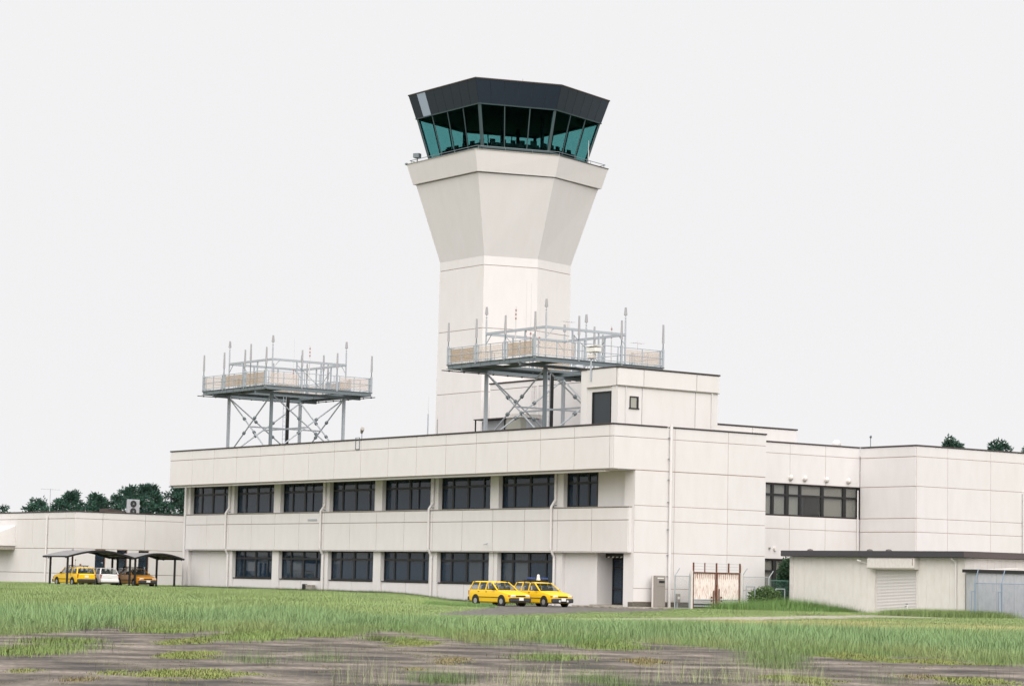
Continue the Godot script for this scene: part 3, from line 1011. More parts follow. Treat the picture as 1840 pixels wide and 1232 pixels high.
func rail_bay(parent: Node, a: Vector3, b: Vector3, screen: String):
	var s := Shape.new()
	for y in [1.12, 0.62, 0.14]:
		s.tube(a + Vector3(0, y, 0), b + Vector3(0, y, 0), 0.027, 0.027, 6)
	for u in [0.08, 0.5, 0.92]:
		var p := a.lerp(b, u)
		s.bar(p + Vector3(0, 0.05, 0), p + Vector3(0, 1.12, 0), 0.05, 0.05)
	var o := part("railing", s, M.galvanized, parent)
	if screen != "":
		var n := (b - a).cross(Vector3.UP).normalized()
		for h in [[0.1, 0.48], [0.52, 0.9]]:
			var q := Shape.new()
			q.prism([a.lerp(b, h[0]) + Vector3(0, 0.17, 0), a.lerp(b, h[1]) + Vector3(0, 0.17, 0), a.lerp(b, h[1]) + Vector3(0, 1.02, 0), a.lerp(b, h[0]) + Vector3(0, 1.02, 0)], n * 0.015)
			part("screen", q, M[screen], o)


func mast(parent: Node, p: Vector3, kind: int, h: float):
	# kind 0: long radome on the outer rail, 1: stub radome on a tall pole, 2: thin dipole stick, 3: long whip
	var s := Shape.new()
	var o: MeshInstance3D
	match kind:
		0:
			s.tube(p, p + Vector3(0, h - 1.22, 0), 0.045, 0.04, 8)
			o = part("antenna_mast", s, M.galvanized_dark, parent)
			s = Shape.new()
			s.tube(p + Vector3(0, h - 1.22, 0), p + Vector3(0, h, 0), 0.085, 0.06, 10)
			s.tube(p + Vector3(0, h - 1.3, 0), p + Vector3(0, h - 1.22, 0), 0.04, 0.1, 10)
			part("radome", s, M.radome, o)
		1:
			s.tube(p, p + Vector3(0, h - 0.85, 0), 0.06, 0.055, 8)
			s.tube(p + Vector3(0, h - 0.85, 0), p + Vector3(0, h - 0.55, 0), 0.025, 0.025, 6)
			s.ball(p + Vector3(0, h - 0.72, 0), Vector3(0.07, 0.05, 0.07), 8)
			o = part("antenna_mast", s, M.galvanized, parent)
			s = Shape.new()
			s.tube(p + Vector3(0, h - 0.56, 0), p + Vector3(0, h - 0.5, 0), 0.05, 0.12, 10)
			s.tube(p + Vector3(0, h - 0.5, 0), p + Vector3(0, h, 0), 0.115, 0.065, 10)
			part("radome", s, M.radome, o)
		2:
			s.tube(p, p + Vector3(0, h, 0), 0.045, 0.03, 6)
			o = part("antenna_mast", s, M.radome_pale, parent)
			s = Shape.new()
			for k in 3: s.tube(p + Vector3(0, h - 0.3 - 0.28 * k, 0), p + Vector3(0, h - 0.18 - 0.28 * k, 0), 0.055, 0.055, 8)
			part("insulator", s, M.antenna_red, o)
		3:
			s.tube(p, p + Vector3(0, h * 0.42, 0), 0.05, 0.04, 6)
			s.tube(p + Vector3(0, h * 0.42, 0), p + Vector3(0, h, 0), 0.02, 0.008, 6)
			o = part("antenna_mast", s, M.radome_pale, parent)
			s = Shape.new()
			for k in 3: s.tube(p + Vector3(0, h * (0.42 - 0.06 * k), 0), p + Vector3(0, h * (0.42 - 0.06 * k) + 0.13, 0), 0.065, 0.05, 8)
			part("insulator", s, M.antenna_red, o)


func antenna_platform(at: Vector3, half: Vector2, which: int):
	var label: String = ["free-standing lattice antenna platform at the far left end of the roof", "lattice antenna platform in front of the control tower, partly behind the stair house"][which]
	var t := thing("antenna_platform", label, "platform", at, 0.0, "antenna platforms on the roof")
	var top := 5.28
	var hx := half.x
	var hz := half.y
	var lx := 3.3
	# outer I-beams
	var corner := [Vector3(-hx, top, -hz), Vector3(-hx, top, hz), Vector3(hx, top, hz), Vector3(hx, top, -hz)]
	for i in 4:
		var a: Vector3 = corner[i]
		var b: Vector3 = corner[(i + 1) % 4]
		var along := (b - a).normalized()
		var s := Shape.new()
		var e := Vector3(0, -0.15, 0)
		s.bar(a + e, b + e, 0.03, 0.30)
		s.bar(a + e + Vector3(0, 0.14, 0) - along * 0.09, b + e + Vector3(0, 0.14, 0) + along * 0.09, 0.18, 0.025)
		s.bar(a + e - Vector3(0, 0.14, 0) - along * 0.09, b + e - Vector3(0, 0.14, 0) + along * 0.09, 0.18, 0.025)
		for k in 9: s.bar(a.lerp(b, (k + 0.5) / 9) + e - Vector3(0, 0.125, 0), a.lerp(b, (k + 0.5) / 9) + e + Vector3(0, 0.125, 0), 0.1, 0.02)
		part("edge_beam", s, M.galvanized_dark, t)
		# walkway grating between edge and inner frame
		s = Shape.new()
		var inward := along.cross(Vector3.UP)
		if inward.dot(a + b) > 0: inward = -inward
		var wide: float = (hz if i in [1, 3] else hx) - lx
		var cut := 0.1 if i in [0, 2] else wide
		s.prism([a + along * cut + inward * 0.05, b - along * cut + inward * 0.05, b - along * cut + inward * wide, a + along * cut + inward * wide], Vector3(0, 0.03, 0))
		part("walkway", s, M.galvanized_dark, t)
	# bearers over the legs, cross joists
	for z in [-lx, lx]:
		var s := Shape.new()
		s.bar(Vector3(-hx, top - 0.42, z), Vector3(hx, top - 0.42, z), 0.16, 0.2)
		part("bearer", s, M.galvanized_dark, t)
		s = Shape.new()
		s.bar(Vector3(z, top - 0.2, -hz), Vector3(z, top - 0.2, hz), 0.14, 0.2)
		part("bearer", s, M.galvanized_dark, t)
	for z in [-1.2, 1.2]:
		var s := Shape.new()
		s.bar(Vector3(-hx, top - 0.2, z), Vector3(hx, top - 0.2, z), 0.1, 0.16)
		part("joist", s, M.galvanized_dark, t)
	# a thin ring conductor hung below the far edges, longer than the deck
	for q in [[Vector3(-hx - 0.5, top - 0.4, -hz), Vector3(hx - 0.2, top - 0.4, -hz)], [Vector3(hx, top - 0.4, -hz + 0.3), Vector3(hx, top - 0.4, hz + 0.6)]]:
		var s := Shape.new()
		s.tube(q[0], q[1], 0.035, 0.035, 6)
		for k in 9: s.ball(q[0].lerp(q[1], (k + 0.5) / 9), Vector3(0.09, 0.07, 0.09), 6)
		part("conductor_pipe", s, M.black, t)
	# legs, crossed braces with round couplings, and ties between the crossings
	var leg := [Vector3(-lx, 0, -lx), Vector3(-lx, 0, lx), Vector3(lx, 0, lx), Vector3(lx, 0, -lx)]
	var up := Vector3(0, top - 0.52, 0)
	for i in 4:
		var s := Shape.new()
		s.bar(leg[i], leg[i] + up, 0.2, 0.2)
		part("leg", s, M.galvanized_dark if i in [1] else M.galvanized, t)
		var a: Vector3 = leg[i]
		var b: Vector3 = leg[(i + 1) % 4]
		for e in [[a + Vector3(0, 0.1, 0), b + up], [b + Vector3(0, 0.1, 0), a + up]]:
			s = Shape.new()
			s.tube(e[0], e[1], 0.055, 0.055, 8)
			var br := part("brace", s, M.galvanized, t)
			for k in [0.38, 0.62]:
				s = Shape.new()
				var c: Vector3 = e[0].lerp(e[1], k)
				var d: Vector3 = (e[1] - e[0]).normalized() * 0.09
				s.tube(c - d, c + d, 0.13, 0.13, 10)
				part("coupling", s, M.galvanized_dark, br)
	for e in [[Vector3(-lx, 2.35, 0), Vector3(lx, 2.35, 0)], [Vector3(0, 2.35, lx), Vector3(0, 2.35, -lx)]]:
		var s := Shape.new()
		s.bar(e[0], e[1], 0.14, 0.1)
		part("tie", s, M.galvanized, t)
	# cable riser with its ladder
	var cab := Shape.new()
	cab.bar(Vector3(1.55, 0, -2.35), Vector3(1.55, top - 0.2, -2.35), 0.26, 0.14)
	part("cable_riser", cab, M.black, t)
	var ls := Shape.new()
	for x in [1.05, 1.3]: ls.tube(Vector3(x, 0, -2.2), Vector3(x, top - 0.1, -2.2), 0.025, 0.025, 6)
	for k in 14: ls.tube(Vector3(1.05, 0.3 + 0.35 * k, -2.2), Vector3(1.3, 0.3 + 0.35 * k, -2.2), 0.015, 0.015, 5)
	part("ladder", ls, M.galvanized, t)
	# railings in three bays a side, a tall radome at each bay end
	var screens: Array = [
		[["screen_pale", "screen_tan", "screen_tan"], ["screen_pale", "", "screen_pale"], ["", "screen_tan", "screen_pale"], ["screen_tan", "screen_pale", ""]],
		[["screen_tan", "screen_pale", "screen_tan"], ["screen_pale", "", "screen_pale"], ["screen_pale", "", ""], ["screen_tan", "", "screen_pale"]]][which]
	for i in 4:
		var a: Vector3 = corner[i]
		var b: Vector3 = corner[(i + 1) % 4]
		for k in 3:
			rail_bay(t, a.lerp(b, k / 3.0), a.lerp(b, (k + 1) / 3.0), screens[i][k])
			var p := a.lerp(b, k / 3.0)
			var s := Shape.new()
			s.bar(p - Vector3(0, 0.1, 0), p + Vector3(0, 1.25, 0), 0.15, 0.11)
			part("rail_post", s, M.galvanized, t)
			if i in [0, 1] or k == 0:
				mast(t, p + Vector3(0, 1.0, 0) if k or i else p, 0, 1.9 if k or i else 2.88)
			elif (i + k) % 2 == 0:
				mast(t, p, 0, 2.7)
	# upper frame on posts with the stub antennas
	var r := 3.36
	var ry := 7.45
	var uc := [Vector3(-r, ry, -r), Vector3(-r, ry, r), Vector3(r, ry, r), Vector3(r, ry, -r)]
	for i in 4:
		var a: Vector3 = uc[i]
		var b: Vector3 = uc[(i + 1) % 4]
		var s := Shape.new()
		s.bar(a, b, 0.1, 0.17)
		part("upper_beam", s, M.galvanized, t)
		for u in [0.33, 0.66]:
			s = Shape.new()
			s.bar(a.lerp(b, u) + Vector3(0, -2.2, 0), a.lerp(b, u) - Vector3(0, 0.08, 0), 0.09, 0.09)
			part("upper_post", s, M.galvanized, t)
		for e in [[a + (b - a).normalized() * 0.7, a - Vector3(0, 0.7, 0)]]:
			s = Shape.new()
			s.tube(e[0], e[1], 0.03, 0.03, 6)
			part("knee_brace", s, M.galvanized, t)
		s = Shape.new()
		s.tube(a.lerp(b, 0.33) - Vector3(0, 0.3, 0), a.lerp(b, 0.66) - Vector3(0, 2.0, 0), 0.02, 0.02, 5)
		part("stay", s, M.galvanized_dark, t)
		mast(t, a - Vector3(0, 2.2, 0), 1, 4.05 if i != 3 else 3.4)
		if which == 0:
			mast(t, a.lerp(b, 0.5) - Vector3(0, 2.2, 0), 2 if i % 2 else 0, [3.6, 3.5, 3.2, 3.0][i])
		else:
			mast(t, a.lerp(b, 0.5) - Vector3(0, 2.2, 0), [2, 1, 0, 3][i], [3.8, 3.3, 3.0, 6.2][i])
	if which == 0:
		mast(t, Vector3(1.9, top, -2.2), 3, 4.6)
	else:
		mast(t, Vector3(0.6, top, -2.6), 3, 5.0)
		mast(t, Vector3(-2.4, top, 0.4), 3, 5.4)
		mast(t, Vector3(3.9, top, 1.2), 2, 3.0)
		# small directional aerials
		for e in [Vector3(2.2, 8.6, -1.5), Vector3(hx - 1.4, 6.9, hz - 1.0)]:
			var s := Shape.new()
			s.tube(Vector3(e.x, top, e.z), e + Vector3(0, 0.15, 0), 0.022, 0.022, 6)
			s.tube(e - Vector3(0.5, 0, 0), e + Vector3(0.5, 0, 0), 0.015, 0.015, 5)
			for k in 5: s.tube(e + Vector3(-0.45 + 0.22 * k, 0, -0.25), e + Vector3(-0.45 + 0.22 * k, 0, 0.25), 0.01, 0.01, 5)
			part("yagi_aerial", s, M.radome_pale, t)


# ------------------------------------------------------------------ low annex on the left

func annex():
	var a := thing("annex_building", "low white single-storey annex behind the carports on the left", "building", Vector3(-3.64, 0, -70))
	var rows := [0.0, 1.32, 3.42, 5.95, 6.5]
	# faces: +z at z = 0, -x at x = 0
	var doors := [[2.0, 2.95], [4.04, 5.0], [6.1, 7.06]]
	span("wall_core", Vector3(0.06, 3.35, -30), Vector3(13, 6.5, -0.06), M.joint, a)
	span("wall_core", Vector3(0.06, 0, -30), Vector3(0.4, 3.35, -0.4), M.joint_grey, a)
	wall_z(a, 0.0, [0.0, 2.58, 6.64, 10.4, 13.0], rows.slice(2))
	var edges := [0.0, 2.0, 2.95, 4.04, 5.0, 6.1, 7.06, 10.4, 13.0]
	for i in edges.size() - 1:
		if i in [1, 3, 5]:
			span("recess_back", Vector3(edges[i], 0, -0.9), Vector3(edges[i + 1], 3.4, -0.8), M.interior_dark, a)
			var d := Node3D.new()
			d.name = "door"
			a.add_child(d, true)
			var f := Shape.new()
			f.box(Vector3(edges[i] + 0.05, 1.68, -0.2), Vector3(0.1, 3.36, 0.1))
			f.box(Vector3(edges[i + 1] - 0.05, 1.68, -0.2), Vector3(0.1, 3.36, 0.1))
			f.box(Vector3((edges[i] + edges[i + 1]) / 2, 2.55, -0.2), Vector3(edges[i + 1] - edges[i] - 0.2, 0.1, 0.1))
			part("frame", f, M.frame, d)
			span("pane", Vector3(edges[i] + 0.1, 0.1, -0.21), Vector3(edges[i + 1] - 0.1, 2.5, -0.2), M.window_glass, d)
			span("pane", Vector3(edges[i] + 0.1, 2.6, -0.21), Vector3(edges[i + 1] - 0.1, 3.36, -0.2), M.window_glass, d)
			if i == 3: span("curtain", Vector3(edges[i] + 0.1, 0.3, -0.4), Vector3(edges[i + 1] - 0.1, 2.5, -0.38), M.blind_grey, d)
		else:
			span("wall_core", Vector3(edges[i], 0, -0.4), Vector3(edges[i + 1], 3.35, -0.061), M.joint, a)
			for j in 2:
				panel(a, Vector3(edges[i], rows[j], -0.06), Vector3(edges[i + 1], rows[j + 1], 0), i)
	wall_x(a, 0.0, [-30.0, -23.0, -17.5, -13.0, -8.24, -5.1, -1.76, -0.062], rows)
	span("roof_slab", Vector3(0.41, 6.2, -30), Vector3(13, 6.35, -0.41), M.roofing, a)
	span("coping", Vector3(-0.05, 6.5, -30), Vector3(0.4, 6.6, 0.045), M.coping, a, 0.012)
	span("coping", Vector3(0.405, 6.5, -0.4), Vector3(13.0, 6.6, 0.045), M.coping, a, 0.012)
	downpipe(a, [Vector3(-0.11, 6.2, -5.25), Vector3(-0.11, 0, -5.25)], 0.085, [])
	# sloped hood over the side window
	var s := Shape.new()
	s.prism([Vector3(0, 5.4, -11.7), Vector3(-1.5, 4.85, -11.7), Vector3(-1.5, 3.62, -11.7), Vector3(0, 3.62, -11.7)], Vector3(0, 0, -5.5))
	part("window_hood", s, M.paint0, a)
	span("hood_underside", Vector3(-1.42, 3.28, -17.1), Vector3(0.0, 3.61, -11.78), M.concrete, a)
	var u := thing("air_conditioner", "grey double-fan air conditioner unit on the annex roof", "air conditioner", Vector3(2.3, 6.36, -71.9))
	span("casing", Vector3(0, 0.08, -0.42), Vector3(1.05, 1.45, 0), M.galvanized, u, 0.02)
	for y in [0.42, 1.06]:
		var f := Shape.new()
		f.tube(Vector3(0.45, y, 0.0), Vector3(0.45, y, 0.03), 0.30, 0.29, 18)
		var fan := part("fan_grille", f, M.black, u)
		var w := Shape.new()
		for k in 9:
			var an := TAU * k / 9
			w.bar(Vector3(0.45, y, 0.04), Vector3(0.45 + cos(an) * 0.28, y + sin(an) * 0.28, 0.04), 0.012, 0.012)
		w.tube(Vector3(0.45, y, 0.03), Vector3(0.45, y, 0.06), 0.07, 0.07, 10)
		part("fan_guard", w, M.galvanized_dark, fan)
	span("valve_cover", Vector3(1.051, 0.8, -0.3), Vector3(1.14, 1.0, -0.1), M.white_plastic, u)
	span("base_rail", Vector3(-0.5, 0.0, -0.35), Vector3(1.6, 0.079, -0.05), M.shed_pale, u)
	var hd := thing("roof_hatch", "low roof hatch with a dark sloping lid on the annex", "hatch", Vector3(0.95, 6.36, -73))
	span("kerb", Vector3(0, 0, -1.4), Vector3(1.6, 0.35, 0), M.paint1, hd)
	var lid := Shape.new()
	lid.prism([Vector3(-0.12, 0.352, 0.12), Vector3(1.72, 0.352, 0.12), Vector3(1.72, 0.42, 0.12), Vector3(-0.12, 0.62, 0.12)], Vector3(0, 0, -1.64))
	part("lid", lid, M.coping, hd)
	var tv := thing("television_aerial", "thin television aerial on a mast above the annex pipe", "aerial", Vector3(-3.55, 6.6, -75.23))
	var m := Shape.new()
	m.tube(Vector3.ZERO, Vector3(0, 1.95, 0), 0.03, 0.03, 6)
	part("mast", m, M.galvanized, tv)
	m = Shape.new()
	m.tube(Vector3(-0.75, 1.92, -0.3), Vector3(0.75, 1.88, 0.3), 0.02, 0.02, 6)
	part("boom", m, M.galvanized, tv)
	for k in 6:
		m = Shape.new()
		var c := Vector3(-0.7 + 0.28 * k, 1.9, -0.28 + 0.11 * k)
		m.tube(c + Vector3(0.1, 0, -0.26), c - Vector3(0.1, 0, -0.26), 0.01, 0.01, 5)
		part("rod", m, M.galvanized, tv)


# ------------------------------------------------------------------ shed on the right

func shed():
	var h := thing("garage_shed", "low beige shed with a roller shutter and a dark grey roof fascia", "shed", Vector3(10.1, 0, 0))
	var z0 := 3.3
	var z1 := 17.94
	span("wall_core", Vector3(0.05, 0, z0), Vector3(0.2, 3.42, 10.6), M.joint_grey, h)
	span("wall_core", Vector3(0.05, 0, 14.17), Vector3(0.2, 3.42, z1 - 0.05), M.joint_grey, h)
	var z := z0
	while z < z1 - 0.05:
		var e := minf(z + 0.61, z1)
		if e <= 10.62 or z >= 14.1:
			var lo := maxf(z, z0) + 0.004
			span("wall_board", Vector3(0, 0.03, lo), Vector3(0.05, 3.42, e - 0.004), M.shed_wall, h, 0.006)
		elif z < 10.62:
			span("wall_board", Vector3(0, 0.03, z + 0.004), Vector3(0.05, 3.42, 10.61), M.shed_wall, h, 0.006)
		elif e > 14.16:
			span("wall_board", Vector3(0, 0.03, 14.165), Vector3(0.05, 3.42, e - 0.004), M.shed_wall, h, 0.006)
		z += 0.61
	span("lintel", Vector3(0, 2.72, 10.62), Vector3(0.2, 3.42, 14.16), M.shed_wall, h)
	var x := 0.06
	while x < 22.0:
		span("wall_board", Vector3(x + 0.004, 0.03, z1 - 0.05), Vector3(x + 0.606, 3.42, z1), M.shed_wall, h, 0.006)
		x += 0.61
	span("corner_trim", Vector3(-0.025, 0, z1 - 0.1), Vector3(0.1, 3.41, z1 + 0.025), M.shed_pale, h)
	span("corner_trim", Vector3(-0.025, 0, z0 - 0.12), Vector3(0.1, 3.41, z0 + 0.22), M.shed_pale, h)
	span("back_wall", Vector3(0.1, 0, z0 - 0.05), Vector3(22, 3.41, z0 - 0.005), M.shed_wall, h)
	span("fascia", Vector3(-0.5, 3.44, z0 - 0.45), Vector3(-0.44, 3.8, z1 + 0.34), M.fascia_metal, h, 0.01)
	span("fascia", Vector3(-0.5, 3.44, z1 + 0.345), Vector3(22.5, 3.8, z1 + 0.405), M.fascia_brown, h, 0.01)
	span("roof_sheet", Vector3(-0.43, 3.43, z0 - 0.4), Vector3(22.4, 3.74, z1 + 0.34), M.fascia_metal, h)
	for q in [4.9, 10.1, 11.7]:
		var v := Shape.new()
		v.ball(Vector3(0.1, 3.78, q), Vector3(0.22, 0.14, 0.22), 8)
		part("roof_vent", v, M.fascia_brown, h)
	# roller shutter
	var r := Node3D.new()
	r.name = "roller_shutter"
	h.add_child(r)
	var c := Shape.new()
	var y := 0.1
	while y < 2.74:
		c.quad(Vector3(0.10, y, 10.7), Vector3(0.10, y, 14.08), Vector3(0.075, y + 0.04, 14.08), Vector3(0.075, y + 0.04, 10.7))
		c.quad(Vector3(0.075, y + 0.04, 10.7), Vector3(0.075, y + 0.04, 14.08), Vector3(0.10, y + 0.08, 14.08), Vector3(0.10, y + 0.08, 10.7))
		y += 0.088
	part("curtain", c, M.shutter, r)
	span("bottom_bar", Vector3(0.07, 0.01, 10.7), Vector3(0.11, 0.1, 14.08), M.shutter, r)
	span("latch", Vector3(0.04, 0.12, 12.3), Vector3(0.07, 0.17, 12.55), M.black, r)
	span("guide_rail", Vector3(-0.03, 0, 10.615), Vector3(0.12, 2.7, 10.7), M.shed_pale, r)
	span("guide_rail", Vector3(-0.03, 0, 14.08), Vector3(0.12, 2.7, 14.165), M.shed_pale, r)
	var bxs := Shape.new()
	bxs.prism([Vector3(-0.01, 2.70, 10.4), Vector3(-0.36, 2.72, 10.4), Vector3(-0.42, 2.80, 10.4), Vector3(-0.42, 3.3, 10.4), Vector3(-0.34, 3.42, 10.4), Vector3(-0.01, 3.42, 10.4)], Vector3(0, 0, 3.9))
	var box := part("shutter_box", bxs, M.shed_pale, r)
	span("rust_stain", Vector3(-0.424, 2.95, 14.13), Vector3(-0.421, 3.33, 14.17), M.rust, box)
	downpipe(h, [Vector3(-0.4, 3.4, 17.2), Vector3(-0.09, 3.15, 17.3), Vector3(-0.09, 0, 17.3)], 0.05, [])
	var lm := Shape.new()
	lm.tube(Vector3(0, 3.02, 10.1), Vector3(-0.25, 3.16, 9.7), 0.02, 0.02, 6)
	lm.tube(Vector3(-0.25, 3.16, 9.7), Vector3(-0.36, 3.24, 9.5), 0.055, 0.06, 8)
	part("wall_lamp", lm, M.white_plastic, h)
	span("door_slab", Vector3(-1.6, 0.0, 9.6), Vector3(-0.04, 0.05, 15.2), M.path_concrete, h)
	var tap := thing("standpipe_tap", "short white standpipe with a tap in front of the shutter", "tap", Vector3(9.3, 0, 14.1))
	var s := Shape.new()
	s.tube(Vector3.ZERO, Vector3(0, 0.62, 0), 0.06, 0.05, 8)
	part("post", s, M.white_plastic, tap)
	s = Shape.new()
	s.tube(Vector3(0, 0.56, 0), Vector3(-0.16, 0.52, 0), 0.03, 0.025, 8)
	s.box(Vector3(-0.02, 0.67, 0), Vector3(0.14, 0.05, 0.05))
	part("tap_head", s, M.galvanized_dark, tap)
	# grey storage box beside the shed
	var g := thing("storage_container", "grey steel storage box with a dark roof rim behind the fence", "container", Vector3(9.75, 0, 19.3))
	for i in 4:
		span("wall_sheet", Vector3(0.006 + 1.5 * i, 0.05, -0.06), Vector3(1.494 + 1.5 * i, 2.58, 0.0), M.grey_box, g, 0.01)
	span("side_sheet", Vector3(-0.0, 0.05, -0.95), Vector3(0.05, 2.58, -0.062), M.grey_box, g)
	span("back_sheet", Vector3(0.06, 0.05, -1.0), Vector3(6.0, 2.58, -0.95), M.grey_box, g)
	span("roof_rim", Vector3(-0.18, 2.585, -1.1), Vector3(6.2, 2.76, 0.12), M.black, g)
	var top := Shape.new()
	top.prism([Vector3(1.0, 2.77, 0.0), Vector3(3.6, 2.90, 0.0), Vector3(6.0, 2.77, 0.0)], Vector3(0, 0, -1.0))
	part("roof_cover", top, M.shed_pale, g)


# ------------------------------------------------------------------ carports and cars

const PORT := Vector3(-11.16, 0.40, -55.56)
const PORT_TURN := 0.0


func port_spot(x: float, z: float) -> Vector3:
	return PORT + Basis(Vector3.UP, PORT_TURN) * Vector3(x, 0, z)


func carport(label: String, x0: float, wide: float, posts: Array, rise: float):
	var c := thing("carport", label, "carport", port_spot(x0, 0), PORT_TURN, "carports with arched dark roofs")
	var z0 := -3.95
	var z1 := 0.3
	var n := 14
	var arc := []
	for i in n + 1:
		var u := float(i) / n
		arc.append(Vector2(u * wide, 2.28 + rise * sin(PI * u)))
	for i in n:
		var s := Shape.new()
		var a: Vector2 = arc[i]
		var b: Vector2 = arc[i + 1]
		var q := b - (b - a) * 0.03
		s.prism([Vector3(a.x, a.y, z0), Vector3(q.x, q.y, z0), Vector3(q.x, q.y, z1), Vector3(a.x, a.y, z1)], Vector3(0, 0.018, 0))
		part("roof_sheet", s, M.roof_smoke, c)
	for z in [z0, z1]:
		var s := Shape.new()
		for i in n: s.bar(Vector3(arc[i].x, arc[i].y - 0.06, z), Vector3(arc[i + 1].x, arc[i + 1].y - 0.06, z), 0.07, 0.15)
		part("roof_arch", s, M.black, c)
	for z in [-3.05, 0.0]:
		var s := Shape.new()
		for i in n: s.bar(Vector3(arc[i].x, arc[i].y - 0.11, z), Vector3(arc[i + 1].x, arc[i + 1].y - 0.11, z), 0.06, 0.1)
		part("rafter", s, M.black, c)
	for k in 7:
		var i := k * 2 + (0 if k else 0)
		var s := Shape.new()
		s.bar(Vector3(arc[i].x, arc[i].y - 0.05, z0), Vector3(arc[i].x, arc[i].y - 0.05, z1), 0.04, 0.06)
		part("purlin", s, M.black, c)
	for x in [0.0, wide]:
		var s := Shape.new()
		s.bar(Vector3(x, 2.24, z0), Vector3(x, 2.24, z1), 0.1, 0.12)
		part("gutter", s, M.black, c)
	for x in posts:
		for z in [-3.05, 0.0]:
			var s := Shape.new()
			s.bar(Vector3(x, 0, z), Vector3(x, 2.3, z), 0.13, 0.13)
			part("post", s, M.black, c)
	# wire stay under the outer eave
	var st := Shape.new()
	st.tube(Vector3(0.0, 2.22, z0 - 0.1), Vector3(0.25, 2.05, -3.1), 0.02, 0.02, 5)
	part("stay", st, M.galvanized_dark, c)


func carports():
	mat("roof_smoke", Color(0.16, 0.155, 0.16), 0.35)
	carport("wider dark arched carport roof over the parked cars on the left", -0.22, 5.82, [0.22, 5.6], 0.5)
	carport("narrower dark arched carport ending beside the long white building", 5.66, 4.35, [0.18, 3.7], 0.40)


func loft(rings: Array, s: Shape, close := true):
	for k in rings.size() - 1:
		var p: Array = rings[k]
		var q: Array = rings[k + 1]
		for i in p.size():
			var j := (i + 1) % p.size()
			var mid: Vector3 = (p[i] + p[j] + q[i] + q[j]) / 4.0
			var inside := Vector3(0, 0.6, mid.z) if absf(mid.z) < 1.9 else Vector3(0, 0.6, mid.z * 0.8)
			s.out([p[i], p[j], q[j], q[i]], inside)
	if close:
		s.out(rings[0], rings[0][0] + (rings[1][0] - rings[0][0]) + Vector3(0, 0, 0))
		s.out(rings[-1], rings[-2][0])


func cabin_seats(roof: float) -> Shape:
	var s := Shape.new()
	s.box(Vector3(0, 0.975, -0.6), Vector3(1.42, 0.02, 2.6))
	for z in [-0.15, -1.0]:
		for x in [-0.36, 0.36]:
			s.bevel(Vector3(x, 1.08, z), Vector3(0.46, 0.24, 0.14), 0.04)
			s.bevel(Vector3(x, 1.26, z - 0.02), Vector3(0.22, 0.12, 0.1), 0.03)
	s.tube(Vector3(0.36, 1.02, 0.42), Vector3(0.36, 1.05, 0.36), 0.17, 0.17, 12)
	return s


